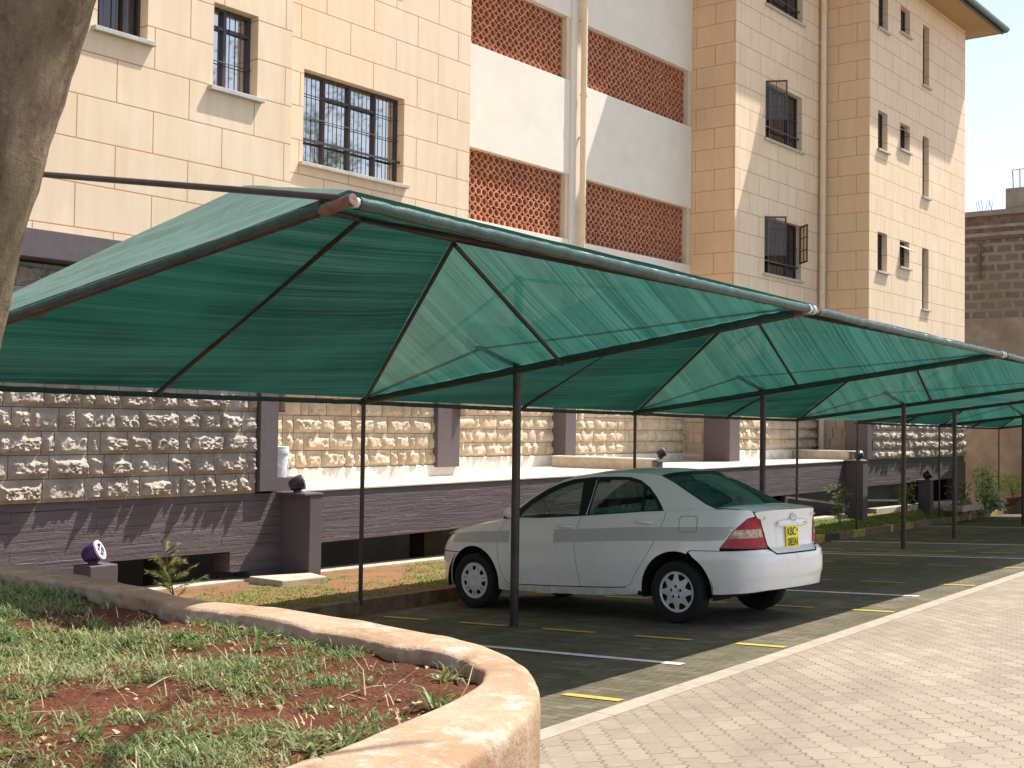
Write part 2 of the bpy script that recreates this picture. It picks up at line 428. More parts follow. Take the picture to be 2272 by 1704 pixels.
wall_y('wall', P1, 10.67, 15.67, .75, ZT, [W3, W3u], m_fac_y)
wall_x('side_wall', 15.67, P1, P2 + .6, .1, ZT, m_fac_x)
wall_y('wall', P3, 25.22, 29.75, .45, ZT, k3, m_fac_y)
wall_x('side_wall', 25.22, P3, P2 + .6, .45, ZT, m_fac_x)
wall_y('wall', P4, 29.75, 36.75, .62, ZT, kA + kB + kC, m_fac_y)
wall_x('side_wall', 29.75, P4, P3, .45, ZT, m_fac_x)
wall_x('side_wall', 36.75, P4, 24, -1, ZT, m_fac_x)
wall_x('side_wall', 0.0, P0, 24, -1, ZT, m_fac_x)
# white landing bay: spandrel bands and pilaster, screens set back between them
bays = [(15.67, 20.43), (20.83, 25.22)]
zb = [(.5, .62), (1.80, 3.64), (4.93, 6.79), (8.05, 9.92)]
for a, b_ in zb:
    m = MB()
    m.box(15.70, 20.43, P2, P2 + .20, a, b_); m.box(20.84, 25.21, P2, P2 + .20, a, b_)
    m.build('spandrel_band', m_white, bld, bevel=.006)
m = MB(); m.box(20.431, 20.839, P2 - .03, P2 + .20, .1, ZT - .01); m.build('pilaster', m_white, bld)
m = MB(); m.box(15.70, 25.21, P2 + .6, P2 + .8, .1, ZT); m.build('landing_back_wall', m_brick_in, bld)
def screen(x0, x1, z0, z1, nx, nz):
    """terracotta pipe screen: stacked clay pipes in a square grid"""
    Y = P2 + .13; px = (x1 - x0) / nx; pz = (z1 - z0) / nz; n = 16; m = MB()
    for i in range(nx):
        for j in range(nz):
            cx, cz = x0 + px * (i + .5), z0 + pz * (j + .5)
            jx, jy = R_.uniform(-.003, .003), R_.uniform(-.012, .006)
            vs = []
            for (f_, yy) in ((.503, Y + jy), (.37, Y + jy), (.37, Y + .16), (.503, Y + .16)):
                for k in range(n):
                    t = 2 * math.pi * (k + .5) / n
                    vs.append((cx + jx + px * f_ * math.cos(t), yy, cz + pz * f_ * math.sin(t)))
            fs = []
            for q in ((0, 1), (1, 2), (3, 0)):
                for k in range(n):
                    k2 = (k + 1) % n; fs.append((q[0] * n + k, q[0] * n + k2, q[1] * n + k2, q[1] * n + k))
            m.add(vs, fs)
    m.build('terracotta_screen', m_terra, bld)
for (z0, z1) in ((3.64, 4.93), (6.79, 8.05)):
    screen(17.16, 20.31, z0, z1, 18, 8); screen(20.86, 25.05, z0, z1, 24, 8)
for (z0, z1) in ((.62, 1.80), (9.92, 11.2)):
    screen(17.16, 20.31, z0, z1, 18, 8); screen(20.86, 25.05, z0, z1, 24, 8)
for (z0, z1) in ((.62, 1.80), (3.64, 4.93), (6.79, 8.05), (9.92, 11.2)):
    for x0, x1 in ((20.312, 20.43), (25.052, 25.21), (15.70, 17.158)):
        m = MB(); m.box(x0, x1, P2 + .02, P2 + .3, z0, z1); m.build('screen_jamb', m_cream, bld)

# windows
def window(Y, op, cols, rows_, label=None, depth=.17, glass=m_glass, bar=.0065, mull=(), trans=(), sill=True, hbar=None):
    a, b_, c, d = op; D = Y + depth; t = .035
    f = MB(); f.box(a, b_, D - .03, D + .02, d - t, d); f.box(a, b_, D - .03, D + .02, c, c + t)
    f.box(a, a + t, D - .03, D + .02, c + t, d - t); f.box(b_ - t, b_, D - .03, D + .02, c + t, d - t)
    for x in mull: f.box(x - .022, x + .022, D - .04, D + .02, c + t, d - t)
    for (xa_, xb_, z) in trans: f.box(xa_ + .022, xb_ - .022, D - .035, D + .02, z - .02, z + .02)
    w_ = f.build('window', m_steel, bld)
    if label: tag(w_, label)
    gl = MB(); 
    e = 0.004
    xsn = [a + t] + list(mull) + [b_ - t]
    for x0, x1 in zip(xsn, xsn[1:]):
        ang = R_.uniform(-.006, .006)
        gl.quad((x0, D + .004 + ang, c + t), (x1, D + .004 - ang, c + t), (x1, D + .004 - ang, d - t), (x0, D + .004 + ang, d - t))
    gl.build('pane', glass, w_)
    bs = MB()
    for i in range(1, cols):
        x = a + (b_ - a) * i / cols; bs.tube([(x, D - .042, c + .005), (x, D - .042, d - .005)], bar, 6)
    for z in rows_: bs.tube([(a + .003, D - .050, z), (b_ - .003, D - .050, z)], bar * 1.0, 6)
    if hbar: bs.box(a + .002, b_ - .002, D - .10, D - .082, hbar - .018, hbar + .018)
    bs.build('security_bars', m_steel, w_)
    if sill:
        s_ = MB(); s_.box(a - .07, b_ + .07, Y - .07, Y + depth - .032, c - .055, c - .002)
        s_.build('sill', m_sill, bld, bevel=.006)
    return w_
cw = MB(); 
window(P0, W1, 4, [4.75, 5.2], 'narrow upper left window with a blue curtain behind it', mull=(8.33,), trans=((7.9, 8.33, 4.95),), glass=m_glass_dark)
window(P0, W2, 4, [4.22], 'narrow two light window with tree reflections', mull=(9.72,), trans=((9.45, 9.72, 4.62), (9.72, 10.12, 4.62)))
window(P1, W3, 12, [4.58, 4.26], 'large four light barred window reflecting a tree', mull=(12.58, 13.09, 13.62), trans=((12.58, 13.09, 4.60), (13.09, 13.62, 4.60)), hbar=3.93)
window(P1, W3u, 12, [7.7, 7.4], mull=(12.58, 13.09, 13.62), hbar=7.05)
window(P0, W1u, 4, [7.7]); window(P0, W2u, 4, [7.4])
for i, o_ in enumerate(k3):
    window(P3, o_, 9, [o_[2] + .75], None if i else 'wide barred window with both casements swung open', mull=(27.15, 28.1), glass=m_glass_dark, hbar=o_[2] + .32)
for o_ in kA: window(P4, o_, 3, [o_[2] + .3, o_[2] + .65], glass=m_glass_dark)
for o_ in kB: window(P4, o_, 3, [o_[2] + .25], glass=m_glass_dark)
for o_ in kC: window(P4, o_, 2, [o_[2] + .5, o_[2] + 1.1], glass=m_glass_dark)
# open casements and top hung vents
def casement(hx, ang, w_, z0, z1, Y, lab):
    dx, dy = math.cos(ang), -math.sin(ang)
    def P(u, o, z): return (hx + dx * u - dy * o, Y + dy * u + dx * o, z)
    f = MB()
    def bar(u0, u1, za, zb_, th=.014):
        f.hexa([P(u0, -th, za), P(u1, -th, za), P(u1, th, za), P(u0, th, za), P(u0, -th, zb_), P(u1, -th, zb_), P(u1, th, zb_), P(u0, th, zb_)])
    t = .035
    bar(0, w_, z0, z0 + t); bar(0, w_, z1 - t, z1); bar(0, t, z0 + t, z1 - t); bar(w_ - t, w_, z0 + t, z1 - t)
    bar(w_ / 2 - .008, w_ / 2 + .008, z0 + t, z1 - t, .01)
    for q in (1, 2): zz = z0 + (z1 - z0) * q / 3; bar(t, w_ / 2 - .008, zz - .008, zz + .008, .009); bar(w_ / 2 + .008, w_ - t, zz - .008, zz + .008, .009)
    o = f.build('casement', m_steel, bld); tag(o, lab)
    p = MB(); p.quad(P(t, 0, z0 + t), P(w_ - t, 0, z0 + t), P(w_ - t, 0, z1 - t), P(t, 0, z1 - t)); p.build('pane', m_cas, o)
t_ = NT('thin casement glass'); tr = t_.n('ShaderNodeBsdfTransparent'); tr.inputs[0].default_value = (.75, .62, .45, 1)
gl_ = t_.n('ShaderNodeBsdfGlossy'); gl_.inputs[1].default_value = .04; mx = t_.n('ShaderNodeMixShader'); fr = t_.n('ShaderNodeFresnel'); fr.inputs[0].default_value = 1.6
t_.l(fr.outputs[0], mx.inputs[0]); t_.l(tr.outputs[0], mx.inputs[1]); t_.l(gl_.outputs[0], mx.inputs[2]); t_.l(mx.outputs[0], t_.out.inputs[0]); m_cas = t_.m
casement(26.70, rad(62), .50, 7.10, 8.02, P3 + .02, 'open casement left of the upper barred window')
casement(26.70, rad(58), .50, 3.95, 4.86, P3 + .02, 'open casement on the left of the lower barred window')
casement(28.58, rad(134), .50, 3.95, 4.86, P3 + .02, 'open casement on the right of the lower barred window')
for o_ in kB[:2]:
    v = MB(); z1 = o_[3] - .12
    v.hexa([(o_[0] + .04, P4 - .16, z1 - .14), (o_[1] - .04, P4 - .16, z1 - .14), (o_[1] - .04, P4 + .1, z1), (o_[0] + .04, P4 + .1, z1),
            (o_[0] + .04, P4 - .165, z1 - .125), (o_[1] - .04, P4 - .165, z1 - .125), (o_[1] - .04, P4 + .095, z1 + .015), (o_[0] + .04, P4 + .095, z1 + .015)])
    tag(v.build('vent_pane', m_galv, bld), 'small top hung vent pane tilted open')
# drainpipes
def pipe(name, x, y, z0, z1, r, lab):
    m = MB(); m.tube([(x, y, z0), (x, y, z1)], r, 14)
    z = z0 + 1.75
    while z < z1: m.tube([(x, y, z - .035), (x, y, z + .035)], r + .012, 14); z += 2.35
    tag(m.build(name, m_pipe, bld, smooth=True), lab)
    br = MB(); z = z0 + .9
    while z < z1: br.box(x - .02, x + .02, y, y + .14, z - .02, z + .02); z += 2.35
    br.build('pipe_bracket', m_galv, bld)
pipe('drainpipe', 20.69, P2 - .14, .1, ZT, .065, 'cream drainpipe on the white pilaster between the terracotta screens')
pipe('drainpipe', 29.58, P3 - .12, -.7, ZT, .075, 'beige drainpipe in the corner beside the open casements')
# roof
m_soffit = NT('varnished board soffit')
p = m_soffit.pos(); wv = m_soffit.n('ShaderNodeTexWave'); wv.bands_direction = 'X'; wv.inputs['Scale'].default_value = 3.2; m_soffit.l(p, wv.inputs['Vector'])
cc = m_soffit.mix(m_soffit.noise(m_soffit.scaled(p, (12, .6, 1)), 1, 4), (.48, .26, .09), (.60, .36, .15))
cc = m_soffit.mix(m_soffit.ramp(wv.outputs[1], .0, .12, 1, 0), cc, (.18, .08, .03)); m_soffit.pr(cc, .5); m_soffit = m_soffit.m
m_gut = simple('grey green gutter', (.13, .20, .18), .45, var=.2, scale=6)
m_tile = simple('roof sheet', (.16, .12, .10), .8, var=.2)
eaves = [(-1, 11.45, P0 - .8), (10.9, 16.45, P1 - .8), (16.0, 25.0, P2 - .8), (24.4, 30.4, P3 - .8), (28.97, 37.55, P4 - .80)]
so_ = MB(); gu = MB(); fa = MB()
for i, (a, b_, y) in enumerate(eaves):
    z = ZT + .002 * i
    so_.box(a, b_, y, 24, z, z + .04); fa.box(a - .002, b_ + .002, y - .025, y, z - .06, z + .20)
    gu.tube([(a - .05, y - .10, z + .10), (b_ + .10, y - .10, z + .10)], .085, 10)
so_.build('soffit', m_soffit, bld); fa.build('fascia_board', m_steel, bld)
gu.tube([(37.66, P4 - .9, ZT + .10), (37.66, 22, ZT + .10)], .085, 10)
gu.build('gutter', m_gut, bld, smooth=True)
for i, (a, b_, y) in enumerate(eaves):
    rf = MB(); z = ZT + .17 + .004 * i; rz = z + (17.6 - y) * .30
    rf.add([(a, y + .02, z), (b_, y + .02, z), (b_, 17.6, rz), (a, 17.6, rz), (b_, 24, z), (a, 24, z)], [(0, 1, 2, 3), (3, 2, 4, 5)])
    rf.build('roof', m_tile, bld)


# stone base walls
def stone_wall(name, Y, x0, x1, z0, rows, h, mat, seed, prot=.10, step=.022, sloped=0.0):
    rr = random.Random(seed); back = MB(); back.box(x0, x1, Y + .012, Y + .25, z0 - .02, z0 + rows * h); back.build('mortar_bed', m_joint, bld)
    m = MB()
    for r in range(rows):
        x = x0 - rr.uniform(0, .2)
        while x < x1 - .04:
            L = rr.choice((.15, .2, .3, .34, .4, .46, .5)); a, b_ = max(x, x0) + .004, min(x + L, x1) - .004; x += L
            if b_ - a < .05: continue
            za, zb_ = z0 + r * h + .004, z0 + (r + 1) * h - .004
            nu = max(3, int((b_ - a) / step)); nv = max(4, int((zb_ - za) / step)); sd = rr.uniform(0, 99)
            mg = rr.uniform(.015, .035); mgr = rr.uniform(.012, .04); top = rr.uniform(.035, .065); pp = prot * rr.choice((.6, .9, 1.0, 1.1, 1.25)); lean = rr.uniform(-.3, .3)
            def fn(u, v, a=a, b_=b_, za=za, zb_=zb_, sd=sd, mg=mg, mgr=mgr, top=top, pp=pp, lean=lean):
                X, Z = a + (b_ - a) * u, za + (zb_ - za) * v
                n1 = noise.noise(Vector((X * 9, Z * 9, sd))); n2 = noise.noise(Vector((X * 26, Z * 26, sd + 5))); n3 = noise.noise(Vector((X * 48, Z * 48, sd + 9)))
                e = min(X - a - mg, b_ - X - mgr, Z - za - .022, (zb_ - Z - top)) + .014 * n1 + .010 * n2
                q = max(0.0, min(1.0, e / .028)); q = q ** .6
                t = (Z - za) / (zb_ - za)
                d = q * pp * (.92 + .30 * n1 + .30 * n2 + .42 * n3 + lean * (u - .5) + .50 * (.5 - t))
                return (X, Y - max(0, d) - .002 * abs(n3), Z)
            m.grid(fn, nu, nv)
    return m.build(name, mat, bld, smooth=True)
def zt(x): return -.885 + .0078 * (x - 11)
PF = 11.90
stone_wall('stone_wall', PF - .01, 5.6, 10.29, -.885, 10, .247, m_stone, 3, prot=.078, step=.0155)
stone_wall('stone_wall', P1 + .2, 10.85, 15.66, -.665, 6, .247, m_stone_tan, 5, prot=.055, step=.026)
stone_wall('stone_wall', P2 + .12, 15.9, 25.15, -.60, 5, .247, m_stone_tan, 8, prot=.06, step=.04)
stone_wall('stone_wall', P3 + .08, 25.5, 29.9, -.52, 4, .235, m_stone_tan, 9, prot=.07, step=.05)
stone_wall('stone_wall', PF - .02, 29.35, 35.95, -.742, 6, .232, m_stone, 11, prot=.078, step=.036)
for X, y0, y1, za, zb_ in ((29.74, P4 + .01, P3 + .05, -.72, .449), (25.2, P3 + .01, P2 + .1, -.62, .449)):
    rw = MB(); k = 0
    z = za
    while z < zb_ - .05:
        y = y0
        while y < y1 - .08:
            L = min(R_.choice((.24, .32, .4)), y1 - y); rw.box(X - .03 - R_.uniform(0, .03), X + .12, y + .005, y + L - .005, z + .004, min(z + .23, zb_) - .004); y += L
        z += .234
    rw.build('stone_return', m_stone_tan, bld, bevel=.012)
bw = MB()
bw.box(10.7, 15.74, P1 + .17, P1 + .5, -1.0, -.668); bw.box(15.74, 25.1, P2 + .09, P2 + .5, -1.0, -.604); bw.box(25.45, 29.9, P3 + .05, P3 + .5, -1.0, -.523)
bw.build('limewashed_base_course', m_basepaint, bld, bevel=.01)
# columns of the base
cl = MB(); cl.box(10.292, 10.575, PF - .085, PF + .3, -.86, 1.6); cl.build('base_column', m_purple_flat, bld, bevel=.006)
cl = MB(); cl.box(15.12, 15.655, P1 + .10, P1 + .62, -.70, .74); cl.build('base_column', m_purple_flat, bld, bevel=.006)
cl = MB(); cl.box(20.10, 20.45, P2 - .22, P2 + .12, -.80, .48); cl.build('base_column', m_purple_flat, bld, bevel=.006)
cl = MB(); cl.box(24.98, 25.45, P3 - .05, P3 + .60, -.79, .44); cl.build('base_column', m_purple_flat, bld, bevel=.006)
cl = MB(); cl.box(29.0, 29.32, PF - .04, PF + .52, -.74, .5); cl.build('base_column', m_purple_flat, bld, bevel=.006)
bm = MB(); bm.box(0, 10.67, P0 - .22, P0 + .3, 1.60, 1.888); bm.build('ground_beam', m_purple_flat, bld, bevel=.006)
# plinth with basement openings
def ob(x): return -1.55 + .0095 * (x - 11.3)
pf = MB()
def pbox(x0, x1, zb0, zb1, za0, za1, y0=PF, y1=PF + .3):
    pf.hexa([(x0, y0, zb0), (x1, y0, zb1), (x1, y1, zb1), (x0, y1, zb0), (x0, y0, za0), (x1, y0, za1), (x1, y1, za1), (x0, y1, za0)])
pbox(3, 6.9, -2.6, -2.6, -.889, -.889); pbox(6.9, 7.5, -1.55, -1.55, -.889, -.889); pbox(7.5, 8.28, -2.6, -2.6, -.889, -.889)
pbox(8.28, 9.93, -1.55, -1.56, -.889, -.889); pbox(9.93, 10.24, -1.80, -1.82, -.889, -.889); pbox(10.24, 11.07, -2.6, -2.6, -.889, -.889)
pbox(11.07, 11.3, -2.6, -2.6, zt(11.07) - .008, zt(11.3) - .008)
pbox(11.3, 28.7, ob(11.3), ob(28.7), zt(11.3) - .008, zt(28.7) - .008); pbox(28.7, 29.0, -2.6, -2.6, zt(28.7) - .008, zt(29) - .008)
pbox(29.0, 35.4, -1.38, -1.33, -.745, -.745); pbox(35.4, 36.0, -2.6, -2.6, -.745, -.745)
pf.build('plinth_beam', m_purple, bld)
sb = MB(); sb.box(10.576, 11.05, PF - .003, P1 + .15, -.884, -.70); sb.build('step_block', m_purple_flat, bld, bevel=.008)
tr_ = MB(); a, b_ = 11.055, 29.0
tr_.hexa([(a, PF - .02, zt(a) - .005), (b_, PF - .02, zt(b_) - .005), (b_, P2 + .5, zt(b_) - .10), (a, P2 + .5, zt(a) - .10), (a, PF - .02, zt(a) + .012), (b_, PF - .02, zt(b_) + .012), (b_, P2 + .5, zt(b_)), (a, P2 + .5, zt(a))])
tr_.build('terrace_slab', m_terrace, bld)
for X, y0, y1, nm in ((19.6, PF + .02, P2 - .26, 'low parapet running across the terrace beyond the car roof'), (28.3, PF + .02, P3 + .04, 'short parapet on the far end of the terrace')):
    lw = MB(); lw.box(X, X + .18, y0 + .10, y1, zt(X) - .02, zt(X) + .20); tag(lw.build('terrace_parapet', m_concrete, bld, bevel=.008), nm)
    lw = MB(); lw.box(X - .01, X + .2, y0, y0 + .098, zt(X) - .02, zt(X) + .17); lw.build('parapet_end', m_purple_flat, bld)
    lw = MB(); lw.box(X - .02, X + .20, y0, y1, zt(X) + .20, zt(X) + .225); lw.build('parapet_coping', m_basepaint, bld, bevel=.004)
# basement inside
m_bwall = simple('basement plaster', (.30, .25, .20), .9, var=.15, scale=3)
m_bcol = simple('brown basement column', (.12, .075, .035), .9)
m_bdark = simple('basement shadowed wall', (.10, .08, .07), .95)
bi = MB(); bi.box(3, 36, P2 + .6, P2 + .8, -3.39, -1.0); bi.build('basement_back_wall', m_bwall, bld)
bi = MB(); bi.box(28.4, 35.9, 13.7, 13.8, -3.39, -1.2); bi.build('basement_back_wall', m_bwall, bld)
bi = MB(); bi.box(32.35, 32.55, 12.25, 12.6, -3.39, -1.35); bi.build('basement_column', m_bwall, bld)
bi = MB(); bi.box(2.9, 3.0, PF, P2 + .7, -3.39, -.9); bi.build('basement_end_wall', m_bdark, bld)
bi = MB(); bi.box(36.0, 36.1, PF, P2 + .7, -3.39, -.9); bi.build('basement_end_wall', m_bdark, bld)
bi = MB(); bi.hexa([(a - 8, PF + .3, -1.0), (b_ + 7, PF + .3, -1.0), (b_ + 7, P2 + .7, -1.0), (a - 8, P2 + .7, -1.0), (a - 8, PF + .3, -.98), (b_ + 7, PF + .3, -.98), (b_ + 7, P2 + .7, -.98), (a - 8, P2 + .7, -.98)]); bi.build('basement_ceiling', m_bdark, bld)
bi = MB(); bi.box(9.3, 9.6, PF + .5, PF + .8, -3.4, -1.0); bi.build('basement_column', m_bcol, bld)
bi = MB(); bi.box(14.5, 14.9, 12.9, 13.2, -3.4, -1.0); bi.build('basement_column', m_bcol, bld)
for A_, B_ in (((25.9, 12.45, -1.53), (28.55, 12.26, -1.80)), ((30.3, 12.6, -1.78), (32.1, 12.26, -1.84))):
    rl = MB(); rl.tube([(A_[0], A_[1], -3.2), A_, B_, (B_[0], B_[1], -3.2)], .034, 8)
    rl.build('sunlit_line', m_basepaint, bld)  # added white tube imitating a sunlit strip inside the basement opening
# curb strips at the openings' foot
st_ = MB()
for x0, x1 in ((8.29, 10.23), (11.31, 28.6), (29.45, 32.2), (32.6, 35.39)):
    hh = .03 if x0 < 29 else .10
    st_.hexa([(x0, PF - .09, zwall(x0) - .3), (x1, PF - .09, zwall(x1) - .3), (x1, PF + .25, zwall(x1) - .3), (x0, PF + .25, zwall(x0) - .3),
              (x0, PF - .09, zwall(x0) + hh), (x1, PF - .09, zwall(x1) + hh), (x1, PF + .25, zwall(x1) + hh), (x0, PF + .25, zwall(x0) + hh)])
st_.build('opening_curb', m_concrete, bld, bevel=.008)

# free standing pillars in front of the plinth
def pillar(x0, x1, y0, zb_, ztop, lab):
    e = empty('pillar', ((x0 + x1) / 2, y0 + .2, zb_)); tag(e, lab, 'pillar', 'low purple pillars carrying floodlights')
    m = MB(); m.box(x0, x1, y0, PF - .002, zb_ - .1, ztop); m.build('shaft', m_purple_flat, e, bevel=.006)
    m = MB(); m.box(x0 - .10, x1 + .012, y0 - .012, PF - .003, ztop + .001, ztop + .03); m.build('cap', m_purple_flat, e, bevel=.006)
pillar(10.73, 10.93, 11.40, -1.97, -.905, 'purple pillar standing at the left of the car, under a black floodlight')
pillar(27.78, 28.05, 11.46, -2.05, -.76, 'purple pillar in the bed just right of the car boot')
pillar(32.42, 32.66, 11.58, -2.0, -1.33, 'short dark pillar near the far stone wall')
m = MB(); m.box(7.60, 7.93, 11.25, 11.55, -2.1, -1.495); tag(m.build('pedestal', m_purple_flat, None, bevel=.012), 'small purple concrete pedestal behind the planter wall', 'pedestal')
m = MB(); m.hexa([(9.98, 11.05, -2.0), (10.62, 10.98, -2.0), (10.74, 11.38, -2.0), (9.98, 11.62, -2.0), (9.98, 11.05, -1.83), (10.62, 10.98, -1.83), (10.74, 11.38, -1.83), (9.98, 11.62, -1.83)])
tag(m.build('concrete_slab', m_concrete, None, bevel=.015), 'loose concrete slab lying at the foot of the nearest pillar', 'slab')
mm_ = MB(); mm_.box(33.2, 34.6, 11.0, 11.55, -2.12, -1.97); e_ = mm_.build('manhole_surround', m_concrete, None, bevel=.01); tag(e_, 'pale raised manhole surround in the far grass bed', 'manhole')
m = MB(); m.box(33.45, 34.35, 11.12, 11.45, -1.968, -1.955); m.build('cover', m_kerbside, e_)

m_black = simple('black lamp housing', (.02, .018, .022), .35, var=.2); m_viol = simple('violet lamp housing', (.05, .025, .12), .35, var=.2)
m_ring = simple('pale lamp ring', (.72, .68, .74), .4, var=.05)
def floodlight(x, y, z, ax, lab, body=m_black, sc=1.0):
    e = empty('floodlight', (x, y, z)); tag(e, lab, 'floodlight', 'round bulkhead floodlights along the plinth')
    ax = Vector(ax).normalized(); c = Vector((x, y, z + .105 * sc)); r = .088 * sc
    h = MB(); h.lathe([(-.10 * sc, .001), (-.095 * sc, r * .55), (-.06 * sc, r * .85), (0, r), (.05 * sc, r * 1.02), (.06 * sc, r * .97)], c, ax, 24); h.build('housing', body, e, smooth=True)
    k = MB(); k.lathe([(.058 * sc, r * 1.06), (.075 * sc, r * 1.06), (.078 * sc, r * .72), (.060 * sc, r * .72), (.058 * sc, r * 1.06)], c, ax, 24); rg = k.build('ring', m_ring if body is m_viol else m_galv, e, smooth=True)
    a = ax.orthogonal().normalized(); b2 = ax.cross(a); k = MB(); q = c + ax * .07 * sc
    for d in (a, b2): k.tube([q - d * r * .75, q + d * r * .75], .006 * sc, 6)
    k.build('guard', m_ring if body is m_viol else m_galv, rg)
    k = MB(); k.lathe([(.055 * sc, .001), (.055 * sc, r * .74)], c, ax, 24); k.build('lens', m_glass_dark, e)
    k = MB(); k.lathe([(0, .045 * sc), (.03 * sc, .045 * sc), (.035 * sc, .03 * sc), (.075 * sc, .03 * sc)], (x, y, z), (0, 0, 1), 14); k.build('base', body, e)
floodlight(7.72, 11.38, -1.495, (.5, -.75, .42), 'violet floodlight with a white ring on the small pedestal', m_viol, 1.12)
floodlight(10.72, 11.62, -.875, (.75, -.45, .25), 'black floodlight on the nearest purple pillar', m_black, 1.05)
floodlight(19.72, PF + .01, zt(19.7) + .225, (.7, -.6, .4), 'floodlight on the parapet end just above the car roof', m_black, .9)
floodlight(27.85, 11.6, -.73, (.75, -.45, .3), 'floodlight on the pillar right of the car boot', m_black, 1.05)
floodlight(32.5, 11.68, -1.30, (.3, -.8, .5), 'farthest floodlight on the short dark pillar', m_black, 1.2)

# bucket on the step block
m_bucket = simple('white plastic', (.78, .78, .80), .4, var=.03)
e = empty('bucket', (10.74, 12.02, -.70)); tag(e, 'white plastic bucket with a lid standing on the step block beside the column', 'bucket')
m = MB(); c = (10.74, 12.02, -.70); m.lathe([(0, .001), (0, .118), (.30, .138)], c, (0, 0, 1), 32); m.build('body', m_bucket, e, smooth=True)
m = MB(); m.lathe([(.295, .139), (.295, .150), (.335, .152), (.335, .147), (.375, .150), (.378, .143), (.370, .001)], c, (0, 0, 1), 32); m.build('lid', m_bucket, e, smooth=True)
m = MB(); m.tube([(10.74 + .148 * math.cos(t), 12.02 + .148 * math.sin(t), -.70 + .29 - .22 * math.sin((t + 2.6) / 3.14 * 3.14 / 1.0) if False else -.43 - .17 * math.sin((t + 2.9) * 1.0)) for t in [(-2.9 + i * .26) for i in range(12)]], .0035, 6); m.build('handle', m_galv, e)

# ------------------------------------------------------------------ unfinished building and boundary wall
def blockwork():
    t = NT('unfinished stone blockwork'); p = t.pos(); sp = t.n('ShaderNodeSeparateXYZ'); t.l(p, sp.inputs[0]); cb = t.n('ShaderNodeCombineXYZ')
    ds = t.noise(p, 2.5, 4)
    t.l(t.math('ADD', sp.outputs[1], t.math('MULTIPLY', ds, .30)), cb.inputs[0]); t.l(t.math('ADD', sp.outputs[2], t.math('MULTIPLY', ds, .1)), cb.inputs[1])
    br = t.n('ShaderNodeTexBrick'); t.l(cb.outputs[0], br.inputs['Vector']); br.inputs['Scale'].default_value = 1; br.inputs['Brick Width'].default_value = .62; br.inputs['Row Height'].default_value = .36
    br.inputs['Mortar Size'].default_value = .085; br.inputs['Mortar Smooth'].default_value = .5; br.inputs['Color1'].default_value = (.10, .088, .072, 1); br.inputs['Color2'].default_value = (.19, .165, .13, 1); br.inputs['Mortar'].default_value = (.30, .26, .20, 1)
    n = t.noise(p, 7, 6, .7); n2 = t.noise(p, .5, 5, .6)
    c = t.mix(t.ramp(n, .35, .7, 0, .7), br.outputs[0], (.27, .225, .165)); c = t.mix(t.ramp(n2, .45, .65, 0, .5), c, (.22, .17, .12))
    t.pr(c, .95, 0, t.bump(t.math('ADD', n, t.math('MULTIPLY', br.outputs['Fac'], .6)), .6, .05), .1); return t.m
m_block = blockwork()
m_oldcon = simple('stained bare concrete', (.31, .265, .205), .95, var=.2, scale=2.5, bump=.4, bdist=.02, dirt=(.21, .145, .10))
m_redcon = simple('rust stained formwork', (.17, .115, .09), .9, var=.4, scale=4, dirt=(.12, .07, .05))
ub = empty('unfinished_building', (54, 16, -3)); tag(ub, 'unfinished grey stone building with bare concrete beams and starter bars behind the block', 'building')
m = MB(); m.box(50, 62, 6, 30, 4.3, 7.35); m.build('block_wall', m_block, ub)
m = MB(); m.box(49.9, 62.1, 5.9, 30.1, -3.4, 4.3); m.build('lower_wall', m_oldcon, ub)
m = MB(); m.box(49.9, 62.1, 5.9, 30.1, 7.352, 8.25); m.build('ring_beam', m_redcon, ub)
m = MB(); m.box(49.75, 62.3, 5.7, 30.2, 8.252, 8.45); m.box(49.85, 50, 6, 18, 7.46, 7.6); m.box(49.86, 50, 12, 22, 7.78, 7.90); m.build('slab_edge', m_oldcon, ub)
m = MB(); m.box(49.9, 51.5, 11.5, 14.95, 8.452, 9.25); m.build('roof_stub', m_oldcon, ub)
m = MB()
for y in (12.9, 13.05, 13.9, 14.2, 14.5, 14.75): m.tube([(50.2, y, 9.2), (50.2 + R_.uniform(-.03, .03), y + R_.uniform(-.03, .03), 10.0)], .018, 6)
m.tube([(50.2, 14.2, 10.0), (50.2, 14.75, 10.0)], .014, 6)
for k in range(7): m.tube([(50.1, 15.5 + .09 * k, 8.4), (50.1, 15.5 + .09 * k + R_.uniform(-.15, .15), 8.75 + R_.uniform(0, .2))], .009, 5)
m.build('starter_bars', m_rust, ub)
m = MB(); m.box(49.86, 50, 13.6, 13.8, 2.2, 4.1); m.box(49.86, 50, 13.4, 13.55, 6.4, 8.1); m.box(49.84, 50, 15.9, 16.0, 5.9, 7.2); m.build('rust_streaked_post', m_redcon, ub)
bwl = MB(); bwl.box(41.5, 41.75, 1.0, 16.5, -3.2, 1.3); tag(bwl.build('boundary_wall', m_oldcon, None), 'plain stained concrete boundary wall closing the far end of the parking', 'wall')

